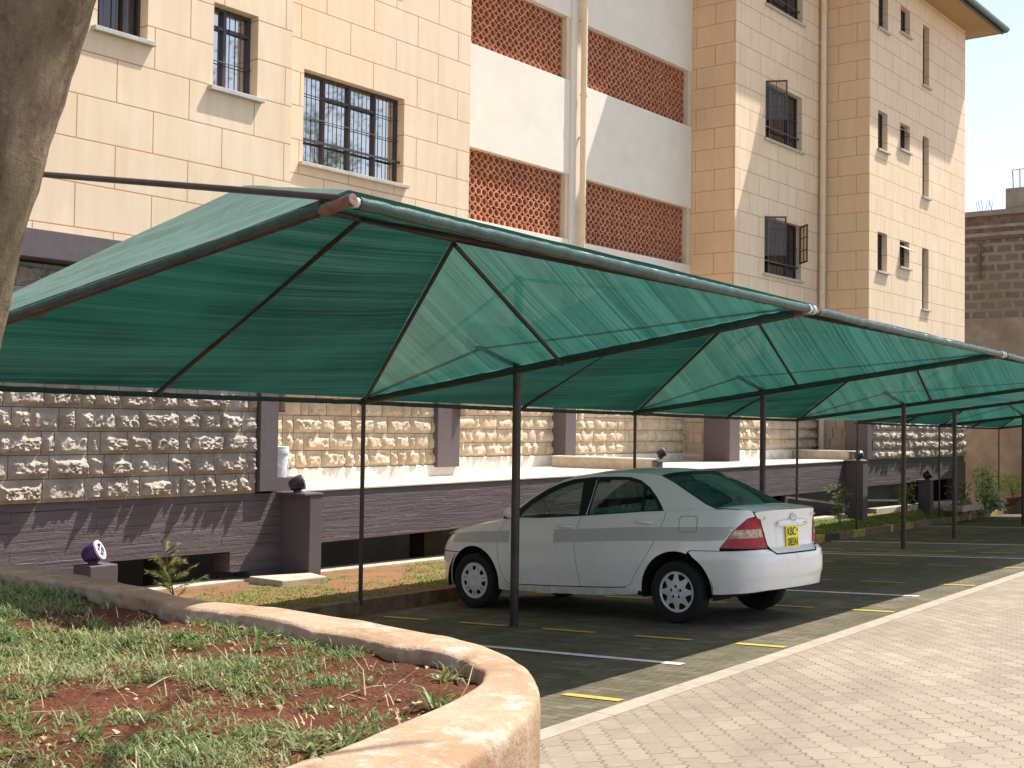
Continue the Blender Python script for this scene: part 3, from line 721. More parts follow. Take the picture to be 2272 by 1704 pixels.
# ------------------------------------------------------------------ shade carports
def fabricmat(name, k, trn, op0, gl):
    t = NT(name); p = t.pos()
    st = t.noise(t.scaled(p, (.25, 36, 0)), 1, 4, .8); st2 = t.noise(t.scaled(p, (.10, 4.5, 0)), 1, 3, .6); bl = t.noise(p, .7, 3)
    f = t.math('ADD', t.math('MULTIPLY', st, .6), t.math('MULTIPLY', st2, .4))
    c = t.mix(t.ramp(f, .40, .60), tuple(v * k for v in (.010, .090, .070)), tuple(v * k for v in (.065, .26, .21)))
    c = t.mix(t.ramp(st, .62, .74, 0, .4), c, tuple(v * k for v in (.22, .46, .38)))
    c = t.mix(t.ramp(bl, .4, .65, 0, .25), c, (.02, .17, .12))
    d = t.n('ShaderNodeBsdfDiffuse'); t.l(c, d.inputs[0]); tl = t.n('ShaderNodeBsdfTranslucent'); t.l(c, tl.inputs[0])
    gs = t.n('ShaderNodeBsdfGlossy'); gs.inputs[1].default_value = .42; gs.inputs[0].default_value = (.62, .78, .84, 1)
    m1 = t.n('ShaderNodeMixShader'); m1.inputs[0].default_value = trn; t.l(d.outputs[0], m1.inputs[1]); t.l(tl.outputs[0], m1.inputs[2])
    m2 = t.n('ShaderNodeMixShader'); m2.inputs[0].default_value = gl; t.l(m1.outputs[0], m2.inputs[1]); t.l(gs.outputs[0], m2.inputs[2])
    lw = t.n('ShaderNodeLayerWeight'); lw.inputs[0].default_value = .35
    tr = t.n('ShaderNodeBsdfTransparent')
    op = t.math('ADD', t.ramp(lw.outputs['Facing'], .25, .70, op0, .995), t.math('MULTIPLY', t.ramp(st, .35, .65, 1, 0), .03))
    m3 = t.n('ShaderNodeMixShader'); t.l(t.math('MINIMUM', op, 1.0), m3.inputs[0]); t.l(tr.outputs[0], m3.inputs[1]); t.l(m2.outputs[0], m3.inputs[2])
    t.l(m3.outputs[0], t.out.inputs[0]); return t.m
m_fabric = fabricmat('green shade net', .98, .38, .935, .36); m_fabric_dim = fabricmat('green shade net dimmed', .37, .34, .965, .05)  # darker copy for rear and front panels, their shade put into the colour
m_hem = simple('green fabric hem', (.012, .050, .038), .6, var=.4, scale=14, bump=.4, bdist=.006)
m_hemtop = simple('shiny green sleeve', (.014, .050, .038), .36, var=.5, scale=11, bump=.5, bdist=.006, spec=.5)

fX = [4.03, 9.60, 15.72, 22.30, 25.85, 32.45, 39.2]
def yA(x): return 4.38 + .056 * (x - 9.6)
def yF(x): return 7.39 + .083 * (x - 9.56)
def yB(x): return 9.42 + .085 * (x - 9.62)
def zB(x): return .20 - .0052 * (x - 9.6)
def zA(x): return .945 - .007 * (x - 9.6)
def zbeam(x, y):
    t = (y - yA(x)) / (yB(x) - yA(x)); return zA(x) + (zB(x) - zA(x)) * t
def carport(frames, label, group):
    x0 = frames[0]; e = empty('carport', (frames[0], yF(frames[0]), gz(frames[0], yF(frames[0])))); tag(e, label, 'carport', group)
    for x in frames:
        A = Vector((x, yA(x), zA(x))); B = Vector((x, yB(x), zB(x))); D = (A - B).normalized()
        m = MB(); m.tube([B - D * .05, A + D * .02], .025, 14); beam = m.build('beam', m_post, e, smooth=True)
        # hem of the net laced round the beam, slightly uneven
        for dx in ((0,) if x in (frames[0], frames[-1]) else (-.031, .031)):
            m = MB(); n = 60; pts = []; rs = []
            for i in range(n + 1):
                q = B.lerp(A, .0 + .966 * i / n) + Vector((dx, 0, .012)); pts.append(q + Vector((0, 0, .004 * noise.noise(Vector((i * .9, x + dx, 0)))))); rs.append(.031 + .005 * noise.noise(Vector((i * 1.7, x + dx, 4))))
            m.tube(pts, rs, 12); m.build('hem', m_hem, beam, smooth=True)
        m = MB(); yf = yF(x); zf = gz(x, yf); mt = 1.50 if x < 5 else 1.40; yf = 7.20 if x < 5 else yf; m.tube([(x, yf, zf - .05), (x, yf, mt)], .041, 16)
        m.tube([(x, yf, mt - .02), (x, yf, mt + .01)], .046, 16); m.build('post', m_post, e, smooth=True)
        m = MB(); yb_ = yB(x); m.tube([(x, yb_, bedz(x, yb_) - .05), (x, yb_, zB(x))], .023, 12); m.build('rear_post', m_post, e, smooth=True)
        T = Vector((x, yf, mt - .02)); m = MB(); m.tube([T, A + Vector((0, 0, .012))], .017, 8); m.build('stay', m_post, e, smooth=True)
        m = MB(); m.tube([T, B + Vector((0, 0, .03))], .019, 8); m.build('stay', m_post, e, smooth=True)
        m = MB(); m.lathe([(-.17, .029), (.030, .029), (.031, .024), (.026, .001)], A, D, 14); m.build('beam_end_cap', m_rust, beam, smooth=True)
    for a, b_ in zip(frames, frames[1:]):
        if b_ - a < 4.5:
            m = MB(); m.tube([(a, yA(a), zA(a) + .01), (b_, yA(b_), zA(b_) + .01)], .026, 12); m.tube([(a, yB(a), zB(a)), (b_, yB(b_), zB(b_))], .022, 10); m.build('link_pipe', m_post, e, smooth=True); continue
        A0, B0 = Vector((a, yA(a), zA(a))), Vector((a, yB(a), zB(a))); A1, B1 = Vector((b_, yA(b_), zA(b_))), Vector((b_, yB(b_), zB(b_)))
        xq0, xq1 = a + 1.50, b_ - 1.68; Q0 = Vector((xq0, 6.93 + .085 * (xq0 - 9.9), 1.50)); Q1 = Vector((xq1, 6.93 + .085 * (xq1 - 9.9), 1.50))
        M0 = (Q0 + Q1) / 2
        # front pipe with sleeve, bare at the joints
        m = MB(); m.tube([A0, A1], .026, 14); fp = m.build('front_pipe', m_galv, e, smooth=True)
        m = MB(); n = 90; pts = []; rs = []
        for i in range(n + 1):
            q = A0.lerp(A1, .010 + .962 * i / n); sgn = noise.noise(Vector((i * .6, a, 1)))
            pts.append(q + Vector((0, 0, .006 * sgn - .008 * math.sin(math.pi * i / n)))); rs.append(.0335 + .005 * noise.noise(Vector((i * 1.4, a, 7))))
        m.tube(pts, rs, 14); m.build('sleeve', m_hemtop, fp, smooth=True)
        for k0, k1 in ((.030, .024), (.012, .006)):
            m = MB(); m.tube([A1.lerp(A0, k0), A1.lerp(A0, k1)], .040, 14); m.build('clamp', m_galv, fp, smooth=True)
        m = MB(); n = 60; pts = [B0.lerp(B1, i / n) + Vector((0, 0, .006 * noise.noise(Vector((i * .8, b_, 1))) - .008 * math.sin(math.pi * i / n))) for i in range(n + 1)]
        m.tube(pts, .024, 10); m.build('eave_pipe', m_hem, e, smooth=True)
        m = MB(); m.tube([Q0, Q1], .026, 12); m.build('ridge_pipe', m_post, e, smooth=True)
        beam1 = Vector((b_, Q1.y + .1, zbeam(b_, Q1.y + .1))); beam0 = Vector((a, Q0.y, zbeam(a, Q0.y)))
        for P_, Q_ in ((Q0, A0), (Q0, B0), (Q1, A1), (Q1, B1), (Q0, beam0), (Q1, beam1), (M0, B0.lerp(B1, .5)), (M0, A0.lerp(A1, .5))):
            lo = Vector((0, 0, -.045 if (a < 5 and (P_ - Q_).length < 2.2) else -.004)); m = MB(); m.tube([P_ + lo, Q_ + lo * .6], .0195, 10); m.build('rafter', m_post, e, smooth=True)
        # net: four faces, slightly slack between the pipes
        F = MB(); up_ = Vector((0, 0, .050 if a < 5 else .034))
        def face(p00, p10, p01, p11, nu, nv, sag, wr=0.0, sd=0):
            nrm = (p10 - p00).cross(p01 - p00 if (p01 - p00).length > .1 else p11 - p10).normalized()
            if nrm.z < 0: nrm = -nrm
            def fn(u, v):
                q = p00.lerp(p10, u).lerp(p01.lerp(p11, u), v) + up_
                k = 16 * u * (1 - u) * v * (1 - v)
                d = -sag * k + .006 * noise.noise(q * 1.6)
                if wr:
                    d += wr * (1 - v) ** .7 * min(1, 8 * u * (1 - u)) * (noise.noise(Vector((u * 1.3 + v * 1.6, v * 13, sd))) + .6 * noise.noise(Vector((u * 2.2, v * 30 - u * 6, sd + 3)))) * min(1, v * 6)
                return q + nrm * d
            F.grid(fn, nu, nv)
        face(B0, B1, Q0, Q1, 40, 20, .05); F.build('rear_net_panel', m_fabric_dim, e, smooth='all'); F = MB()
        face(A0, A1, Q0, Q1, 40, 20, .03); F.build('front_net_panel', m_fabric_dim, e, smooth='all'); F = MB()
        face(B0, A0, Q0, Q0, 60, 36, .03, .050 if a < 5 else .012, a); F.build('side_net_panel', m_fabric, e, smooth='all'); F = MB()
        face(B1, A1, Q1, Q1, 30, 20, .03); F.build('side_net_panel', m_fabric, e, smooth='all'); F = MB()
    return e
carport(fX[:4], 'nearest green net carport, three bays, the white car parked under its middle', 'green shade net carports')
cp2 = carport(fX[4:], 'second green net carport beyond the short gap, farther from the camera', 'green shade net carports')
a, b_ = fX[3] + .09, fX[4]
m = MB(); m.grid(lambda u, v: Vector((a + (b_ - a) * u, yB(a + (b_ - a) * u) * (1 - v) + yA(a + (b_ - a) * u) * v, zB(a) * (1 - v) + (zA(a) - .01) * v + .03 - .05 * math.sin(math.pi * u) * math.sin(math.pi * v))), 16, 20)
m.build('shade_net', m_fabric, cp2, smooth='all')
m = MB(); a, b_ = fX[3], fX[4]
m.tube([(a + .05, yA(a + .05), zA(a) + .01), (b_ - .05, yA(b_), zA(b_) + .01)], .036, 12); 
tag(m.build('tie_pipe', m_post, None, smooth=True), 'dark pipe tying the two carports together along their front edge', 'pipe')

# ------------------------------------------------------------------ parked car (local: x forward from rear axle, y left, z up)
m_paint = NT('white car paint'); p = m_paint.obj(); sp_ = m_paint.n('ShaderNodeSeparateXYZ'); m_paint.l(p, sp_.inputs[0])
n = m_paint.noise(p, 1.4, 4); c = m_paint.mix(m_paint.ramp(n, .3, .7), (.80, .80, .78), (.85, .85, .83))
low = m_paint.math('MULTIPLY', m_paint.ramp(sp_.outputs[2], .22, .40, .6, 0), m_paint.ramp(m_paint.noise(p, 9, 6, .7), .38, .66))
c = m_paint.mix(low, c, (.42, .32, .23)); m_paint.pr(c, m_paint.ramp(m_paint.noise(p, 3, 3), .3, .7, .26, .32), 0, None, .5, Coat_Weight=.8, Coat_Roughness=.04); m_paint = m_paint.m
m_stripe = simple('grey stripe film', (.52, .515, .50), .35, var=.03, coord='obj')
m_trim = simple('black trim', (.010, .010, .011), .35, var=.2, coord='obj')
m_shell = simple('underbody black', (.006, .006, .006), .9, coord='obj')
m_tyre = simple('tyre rubber', (.012, .012, .012), .85, var=.3, scale=30, bump=.3, bdist=.003, coord='obj')
m_hub = simple('silver wheel cover', (.66, .66, .68), .38, .15, var=.08, coord='obj')
m_chrome = simple('chrome', (.75, .75, .77), .15, 1.0, var=.02, coord='obj')
m_red = simple('red lamp lens', (.36, .006, .008), .15, var=.3, scale=20, coord='obj', spec=.4)
m_clear = simple('clear lamp lens', (.45, .30, .16), .15, .1, var=.7, scale=26, coord='obj', spec=.9)
m_head = simple('headlamp lens', (.52, .46, .36), .08, .2, var=.25, scale=16, coord='obj', spec=.9)
m_plate = simple('yellow number plate', (.90, .78, .02), .4, var=.03, coord='obj')
m_ink = simple('black plate ink', (.01, .01, .01), .5, coord='obj')
m_seat = simple('grey seat cloth', (.26, .25, .23), .9, var=.2, coord='obj')
m_dash = simple('grey dashboard', (.07, .07, .07), .8, coord='obj')
t_ = NT('car glass'); tr = t_.n('ShaderNodeBsdfTransparent'); tr.inputs[0].default_value = (.62, .70, .66, 1)
gl_ = t_.n('ShaderNodeBsdfGlossy'); gl_.inputs[1].default_value = .02; gl_.inputs[0].default_value = (1, 1, 1, 1); mx = t_.n('ShaderNodeMixShader'); fr = t_.n('ShaderNodeFresnel'); fr.inputs[0].default_value = 2.3
t_.l(fr.outputs[0], mx.inputs[0]); t_.l(tr.outputs[0], mx.inputs[1]); t_.l(gl_.outputs[0], mx.inputs[2]); t_.l(mx.outputs[0], t_.out.inputs[0]); m_cglass = t_.m

th = rad(3.124); SC = .9929
cu = Vector((math.sin(th), math.cos(th), 0)); cu.z = GA * cu.x + GB * cu.y; cu.normalize()
cn = Vector((-GA, -GB, 1)).normalized(); clf = cn.cross(cu)
car = bpy.data.objects.new('parked_car', None); C.objects.link(car); car.empty_display_size = .3
cx_, cy_ = 11.359, 6.159
car.matrix_world = Matrix.Translation((cx_, cy_, gz(cx_, cy_) + .004)) @ Matrix((cu, clf, cn)).transposed().to_4x4() @ Matrix.Scale(SC, 4)
tag(car, 'white four door saloon car parked nose in under the green carport', 'car')
ORI[car.name] = Vector((0, 0, 0))

# plan outline (half, rear centre -> left side -> front centre)
PO = [(-.905, 0), (-.900, .22), (-.880, .42), (-.835, .59), (-.74, .71), (-.59, .775), (-.35, .805), (0, .832), (.5, .846), (1.2, .850), (1.9, .848), (2.5, .832), (2.85, .80), (3.05, .745), (3.2, .655), (3.31, .52), (3.375, .35), (3.40, .17), (3.405, 0)]
def catmull(P, t):
    n = len(P) - 1; i = min(int(t * n), n - 1); f = t * n - i
    g = lambda k: Vector(P[k]) if 0 <= k <= n else (Vector((P[1][0], -P[1][1])) if k < 0 else Vector((P[n - 1][0], -P[n - 1][1])))
    a, b, c, d = g(i - 1), g(i), g(i + 1), g(i + 2)
    return .5 * ((2 * b) + (-a + c) * f + (2 * a - 5 * b + 4 * c - d) * f * f + (-a + 3 * b - 3 * c + d) * f ** 3)
NS = 400
smp = [catmull(PO, i / NS) for i in range(NS + 1)]
arc = [0.0]
for i in range(NS): arc.append(arc[-1] + (smp[i + 1] - smp[i]).length)
arc = np.array(arc); sx = np.array([q.x for q in smp]); sy = np.array([q.y for q in smp])
def s_u(u): return float(np.interp(u, sx, arc))          # along the flank, from u
def s_w(w_): return float(np.interp(w_, sy[:140], arc[:140]))  # rear face, from w
def s_wf(w_): return float(np.interp(-w_, -sy[260:], arc[260:]))  # front face
def lin(x, xs_, ys_): return float(np.interp(x, xs_, ys_))
def off(s, h):
    x = float(np.interp(s, arc, sx)); i = min(max(int(np.searchsorted(arc, s)), 1), NS); d = (smp[i] - smp[i - 1]).normalized()
    ws = abs(d.x); wr = d.y if x < 1 else 0; wf = -d.y if x > 1 else 0
    ws = ws ** 2; wr = max(0, wr) ** 1.2; wf = max(0, wf) ** 1.2
    side = lin(h, [.15, .22, .30, .34, .45, .60, .72, .80, .90, 1.0, 1.10], [.060, .028, .006, .010, .0, -.004, .000, .008, .022, .050, .085])
    rear = lin(h, [.18, .28, .34, .43, .455, .50, .60, .66, .69, .72, .85, .95, 1.03, 1.075, 1.09], [.10, .05, .035, .018, .006, .0, .0, .008, .035, .072, .078, .080, .068, .064, .076])
    front = lin(h, [.18, .25, .35, .50, .58, .64, .70, .76, .82, .90], [.06, .03, .01, .0, .01, .03, .07, .14, .26, .5])
    return side * ws + rear * wr + front * wf
def flank(s, h, inn=0.0):
    if s > arc[-1]: s = -(2 * arc[-1] - s)
    sg = 1 if s >= 0 else -1; s = abs(s)
    x = float(np.interp(s, arc, sx)); y = float(np.interp(s, arc, sy)); i = min(max(int(np.searchsorted(arc, s)), 1), NS)
    j0, j1 = max(0, i - 4), min(NS, i + 4); d = (smp[j1] - smp[j0]).normalized(); nx, ny = -d.y, d.x     # inward?
    # d runs rear->left->front; outward normal is (-d.y, d.x)
    o = off(s, h) + inn
    return Vector((x - nx * o, sg * max(0, (y - ny * o)), h))
def inset(poly, d):
    n = len(poly); out = []
    area = sum(poly[i][0] * poly[(i + 1) % n][1] - poly[(i + 1) % n][0] * poly[i][1] for i in range(n)); sg = 1 if area > 0 else -1
    for i in range(n):
        a, b, c = Vector(poly[i - 1]), Vector(poly[i]), Vector(poly[(i + 1) % n]); e1 = (b - a).normalized(); e2 = (c - b).normalized()
        n1 = Vector((-e1.y, e1.x)) * sg; n2 = Vector((-e2.y, e2.x)) * sg; k = n1 + n2; L = max(.35, k.dot(n1)); out.append(tuple(b + k / L * d))
    return out
def resamp(poly, step):
    out = []; n = len(poly)
    for i in range(n):
        a, b = Vector(poly[i]), Vector(poly[(i + 1) % n]); k = max(1, int((b - a).length / step))
        for j in range(k): out.append(tuple(a.lerp(b, j / k)))
    return out
def inside(p_, poly):
    x, y = p_; r = False; n = len(poly); j = n - 1
    for i in range(n):
        xi, yi = poly[i]; xj, yj = poly[j]
        if (yi > y) != (yj > y) and x < (xj - xi) * (y - yi) / (yj - yi) + xi: r = not r
        j = i
    return r
def patch(mb, poly, fn, holes=(), step=.045, flip=False):
    poly = resamp(poly, step); holes = [resamp(h, step) for h in holes]
    vs = list(poly); ed = [(i, (i + 1) % len(poly)) for i in range(len(poly))]
    for h in holes:
        n0 = len(vs); vs += h; ed += [(n0 + i, n0 + (i + 1) % len(h)) for i in range(len(h))]
    x0, x1 = min(q[0] for q in poly), max(q[0] for q in poly); y0, y1 = min(q[1] for q in poly), max(q[1] for q in poly)
    allv = np.array(vs)
    x = x0 + step / 2
    while x < x1:
        y = y0 + step / 2
        while y < y1:
            if inside((x, y), poly) and not any(inside((x, y), h) for h in holes):
                if np.min((allv[:, 0] - x) ** 2 + (allv[:, 1] - y) ** 2) > (step * .45) ** 2: vs.append((x, y))
            y += step
        x += step
    r = geometry.delaunay_2d_cdt([Vector(v) for v in vs], ed, [], 0, 1e-6)
    V, Fc = r[0], r[2]; fs = []
    for f in Fc:
        c = (sum(V[i][0] for i in f) / len(f), sum(V[i][1] for i in f) / len(f))
        if inside(c, poly) and not any(inside(c, h) for h in holes): fs.append(tuple(reversed(f)) if flip else tuple(f))
    mb.add([fn(v[0], v[1]) for v in V], fs)
def arc_poly(c, r, a0, a1, n=20): return [(c[0] + r * math.cos(rad(a0 + (a1 - a0) * i / n)), c[1] + r * math.sin(rad(a0 + (a1 - a0) * i / n))) for i in range(n + 1)]
def U(L): return [(s_u(u), h) for u, h in L]
def both(name, fn_poly, mat, label=None, holes=(), inn=0.0, step=.045, ins=.0022, par=None, sides=(1, -1)):
    res = []
    for sg in sides:
        m = MB(); pol = [(q[0] * sg, q[1]) for q in inset(fn_poly, ins)]; hl = [[(q[0] * sg, q[1]) for q in h] for h in holes]
        patch(m, pol, lambda s, h: flank(s, h, inn), hl, step, flip=(sg > 0))
        o = m.build(name, mat, par or car, smooth=True); res.append(o)
        if label and sg > 0: o['label'] = label
    return res
def sym(name, half, c0, mat, inn=0.0, step=.035, ins=.003, par=None):
    ctr = [i for i, q in enumerate(half) if abs(q[0] - c0) < 1e-6]; i = ctr[-1] if ctr != [0, len(half) - 1] else 0
    seq = half[i + 1:] + half[:i]; seq = [q for q in seq if abs(q[0] - c0) > 1e-6]; C0 = 0 if c0 < 1 else arc[-1]
    full = seq + [(2 * C0 - q[0], q[1]) for q in seq[::-1]]
    m = MB(); patch(m, inset(full, ins), lambda s_, h: flank(s_, h, inn), (), step, flip=True); return m.build(name, mat, par or car, smooth=True)
htop = lambda u: lin(u, [-.85, -.5, .1, .4, 1.15, 1.95, 2.2, 2.6, 2.9, 3.1, 3.3, 3.42], [1.075, 1.085, 1.062, 1.05, 1.002, .965, .955, .895, .835, .79, .735, .70])
FA = arc_poly((2.60, .30), .372, -12, 192); RA = arc_poly((-.02, .30), .385, -12, 192)
dF = [(2.07, .29), (2.13, .32), (2.19, .43), (2.22, .57), (2.235, .72), (2.22, .82), (2.17, .90), (2.13, .955)]
dM = [(1.11, .305), (1.15, .48), (1.17, .63), (1.18, .77), (1.16, .88), (1.12, .99), (1.12, 1.0)]
dB = [(.50, .345), (.42, .47), (.32, .60), (.22, .75), (.145, .90), (.115, .97), (.10, 1.055)]
sill = [(2.06, .245), (1.6, .235), (1.1, .235), (.62, .26)]
top = lambda a, b, n=10: [(a + (b - a) * i / n, htop(a + (b - a) * i / n)) for i in range(n + 1)]
# doors
dfb = [(2.07, .29), (1.6, .295), (1.11, .305)]; drb = [(1.11, .305), (.7, .315), (.56, .325), (.50, .345)]
both('front_door', U(dF + top(2.13, 1.12) + dM[::-1][1:] + [(1.6, .295)]), m_paint)
both('rear_door', U(dM[:-1] + top(1.12, .10) + dB[::-1][1:] + [(.56, .325), (.7, .315)]), m_paint)
# front fender: from door front line forward to bumper seam, over the arch
fen = [(2.07, .29)] + dF[1:] + top(2.13, 3.12) + [(3.20, .66), (3.12, .605), (2.93, .60)]
arcF = [q for q in FA if True]
fenp = [(2.07, .215), (2.07, .29)] + dF[1:] + top(2.13, 3.10, 14) + [(3.22, .68), (3.16, .605), (2.80 + .01, .605)] + [q for q in FA if q[0] < 2.80 and q[1] > .22]
both('front_wing', U(fenp), m_paint)
# front bumper (wraps round the nose)
fb_ = U([(2.972, .23)] + [q for q in FA if q[0] > 2.80 and q[1] > .23][1:] + [(2.81, .600), (3.16, .600), (3.24, .60)])
nose = [(s_wf(.42), .615), (s_wf(.30), .63), (s_wf(.001), .635), (s_wf(.001), .20), (s_wf(.4), .19), (s_u(3.25), .20)]
sym('front_bumper', fb_ + nose, s_wf(.001), m_paint)
# headlamp and grille
hl = U([(3.06, .795), (3.155, .775), (3.26, .735)]) + [(s_wf(.45), .725), (s_wf(.40), .63)] + U([(3.30, .625), (3.22, .655), (3.16, .70)])
both('headlight', hl, m_head, inn=.002)
gr = [(s_wf(.38), .70), (s_wf(.2), .71), (s_wf(.001), .712), (s_wf(.001), .645), (s_wf(.25), .64), (s_wf(.38), .635)]
sym('grille', gr, s_wf(.001), m_trim, inn=.004)
# rear quarter
lampL = [(s_u(-.50), .722), (s_u(-.565), .80), (s_u(-.63), .885), (s_w(.725), .955), (s_w(.685), .995), (s_w(.60), 1.012), (s_w(.545), .99), (s_w(.50), .86), (s_w(.46), .735), (s_w(.44), .712), (s_w(.60), .712)]
rq = U([(.62, .215), (.62, .26)]) + U(dB[::1]) if False else U([(.56, .325)] + dB + top(.10, -.42, 8)) + U([(-.55, 1.085), (-.65, 1.08)]) + [(s_w(.66), 1.075), (s_w(.635), 1.06), (s_w(.605), 1.012), (s_w(.685), .995), (s_w(.725), .955)] + U([(-.63, .885), (-.565, .80), (-.50, .722), (-.50, .6975), (-.20, .6975), (-.165, .685)]) + U([q for q in RA[::-1] if q[0] > -.165 and q[1] > .25][0:])
both('rear_quarter_panel', rq, m_paint)
# rocker
rk = U([(2.235, .225), (2.10, .285), (1.6, .290), (1.11, .299), (.7, .309), (.56, .319), (.50, .335), (.40, .30), (.42, .255), (.9, .225), (1.5, .215)])
both('sill_panel', rk, m_paint)
# rear bumper
rb = U([(-.17, .680), (-.205, .6955), (-.50, .6965)]) + [(s_w(.60), .708), (s_w(.47), .708), (s_w(.425), .680), (s_w(.39), .655), (s_w(.001), .650), (s_w(.001), .330), (s_w(.5), .325), (s_u(-.62), .30), (s_u(-.41), .285)] + U([q for q in RA if q[0] < -.17 and q[1] > .285][::-1])
sym('rear_bumper', rb, s_w(.001), m_paint, step=.03)
# boot lid rear face
bl_ = [(s_w(.001), 1.075), (s_w(.35), 1.072), (s_w(.56), 1.062), (s_w(.62), 1.05), (s_w(.585), 1.0), (s_w(.535), .98), (s_w(.49), .86), (s_w(.45), .74), (s_w(.42), .69), (s_w(.38), .662), (s_w(.001), .658)]
m = MB(); full = inset([q for q in bl_[1:-1]] + [(-q[0], q[1]) for q in bl_[1:-1][::-1]], .004)
patch(m, full, lambda s, h: flank(s, h), step=.035, flip=True); boot = m.build('boot_lid', m_paint, car, smooth=True)
# tail lamps
for sg in (1, -1):
    m = MB(); patch(m, [(q[0] * sg, q[1]) for q in inset(lampL, .004)], lambda s, h: flank(s, h, -.002), step=.03, flip=(sg > 0)); tl_ = m.build('tail_light', m_red, car, smooth=True)
    cl_ = [(s_u(-.585), .812), (s_u(-.645), .892), (s_w(.64), .896), (s_w(.535), .896), (s_w(.51), .818)]
    m = MB(); patch(m, [(q[0] * sg, q[1]) for q in cl_], lambda s, h: flank(s, h, -.0045), step=.03, flip=(sg > 0)); m.build('reversing_lens', m_clear, tl_, smooth=True)
# dark inner shell behind the shut lines, with wheel arches
for sg in (1, -1):
    sh = U([(2.3, .25)]) ; 
    shp = [(s_w(.001), .36), (s_w(.001), 1.0), (s_w(.6), 1.0)] + U([(-.4, 1.0), (.1, 1.0), (1.15, .97), (2.2, .93), (2.9, .80)]) + [(s_wf(.45), .66), (s_wf(.001), .62), (s_wf(.001), .26)] + U([(3.1, .26), (3.0, .26)]) + U([q for q in arc_poly((2.60, .30), .382, -8, 188)]) + U([(1.9, .26), (.7, .27)]) + U([q for q in arc_poly((-.02, .30), .395, -8, 188)]) + U([(-.55, .34)])
    m = MB(); patch(m, [(q[0] * sg, q[1]) for q in shp], lambda s, h: flank(s, h, .016), step=.07, flip=(sg > 0)); m.build('inner_shell', m_shell, car)
# body pan and wheel wells
m = MB(); m.box(-.42, 3.05, -.66, .66, .24, .28); m.build('floor_pan', m_shell, car)
for ux in (-.02, 2.60):
    for sg in (1, -1):
        m = MB(); P_ = arc_poly((ux, .30), .40, -10, 190, 24); n = len(P_)
        m.add([(q[0], sg * .80, q[1]) for q in P_] + [(q[0], sg * .48, q[1]) for q in P_] + [(ux, sg * .48, .30)], [(i, i + 1, n + i + 1, n + i) for i in range(n - 1)] + [(n + i, n + i + 1, 2 * n) for i in range(n - 1)])
        m.build('wheel_arch_liner', m_shell, car)
# slightly greyer stripe in two lengths along the left flank
st1 = [(1.45, .735), (1.45, .870), (1.19, .879)]
both('side_stripe', U([(1.45, .735), (1.45, .870), (1.0, .885), (.48, .908), (.0, .915), (-.40, .92), (-.640, .92)]) + U([(-.60, .87), (-.545, .80), (-.3, .785), (.0, .783), (.48, .775), (1.0, .755)]), m_stripe, inn=-.0012, ins=0, sides=(1,))
both('side_stripe', U([(2.95, .705), (2.97, .800), (2.6, .828), (2.25, .842), (2.06, .850), (2.06, .722), (2.3, .718), (2.45, .712), (2.75, .708)]), m_stripe, inn=-.0012, ins=0, sides=(1,))

# greenhouse
def gw(h, u): return .79 - .42 * (h - .95) - .10 * max(0, h - 1.25) - lin(u, [-.55, -.1, .4, 1.6, 2.1, 2.25], [.035, .012, 0, 0, .02, .04])
def gs(u, h, inn=0.0): return lambda sg: Vector((u, sg * (gw(h, u) - inn), h))
wsE = [(2.20, .985), (2.05, 1.085), (1.88, 1.19), (1.68, 1.295), (1.50, 1.37), (1.34, 1.412)]
rfE = [(1.34, 1.412), (1.1, 1.432), (.8, 1.440), (.5, 1.434), (.28, 1.410)]
rwE = [(.28, 1.410), (.10, 1.335), (-.10, 1.235), (-.30, 1.13), (-.42, 1.085)]
shell = wsE + rfE[1:] + rwE[1:] + [(-.44, htop(-.42) - .005), (.1, htop(.1) - .005), (.6, htop(.6) - .005), (1.15, .995), (1.8, .965), (2.16, .955)]
DLO = [(2.09, .985), (2.03, 1.06), (1.87, 1.175), (1.67, 1.285), (1.50, 1.35), (1.34, 1.385), (1.1, 1.402), (.85, 1.405), (.64, 1.398), (.50, 1.365), (.37, 1.295), (.26, 1.20), (.18, 1.11), (.15, 1.066), (.4, 1.055), (1.15, 1.008), (1.7, .982)]
fwn = [(1.97, .995), (1.94, 1.045), (1.83, 1.125), (1.65, 1.225), (1.48, 1.295), (1.36, 1.33), (1.22, 1.355), (1.19, 1.12), (1.18, 1.015)]
rwn = [(1.045, 1.025), (1.035, 1.36), (.85, 1.373), (.66, 1.368), (.53, 1.345), (.445, 1.305), (.425, 1.06)]
qwn = [(.395, 1.062), (.41, 1.285), (.33, 1.225), (.255, 1.14), (.215, 1.076)]
for sg in (1, -1):
    m = MB(); patch(m, shell, lambda u, h: Vector((u, sg * gw(h, u), h)), [DLO], .05, flip=(sg > 0)); m.build('side_frame', m_paint, car, smooth=True)
    m = MB(); patch(m, inset(DLO, -.004), lambda u, h: Vector((u, sg * (gw(h, u) - .004), h)), [fwn, rwn, qwn], .05, flip=(sg > 0)); wt = m.build('window_surround', m_trim, car, smooth=True)
    for nm, pl_ in (('front_window', fwn), ('rear_window', rwn), ('quarter_window', qwn)):
        m = MB(); patch(m, inset(pl_, -.01), lambda u, h: Vector((u, sg * (gw(h, u) - .012), h)), (), .06, flip=(sg > 0)); m.build(nm, m_cglass, car, smooth=True)
    m = MB(); m.tube([(1.075, sg * (gw(1.0, 1.07) + .0), 1.02), (1.06, sg * (gw(1.2, 1.07) + .0), 1.2), (1.055, sg * (gw(1.37, 1.07)), 1.37)], .004, 6); m.build('window_channel', m_chrome, wt)
hc = lambda u: lin(u, [.20, .35, .55, .8, 1.1, 1.3, 1.42], [1.448, 1.475, 1.488, 1.492, 1.478, 1.455, 1.432])
he = lambda u: lin(u, [.28, .5, .8, 1.1, 1.34], [1.410, 1.434, 1.440, 1.432, 1.412])
m = MB()
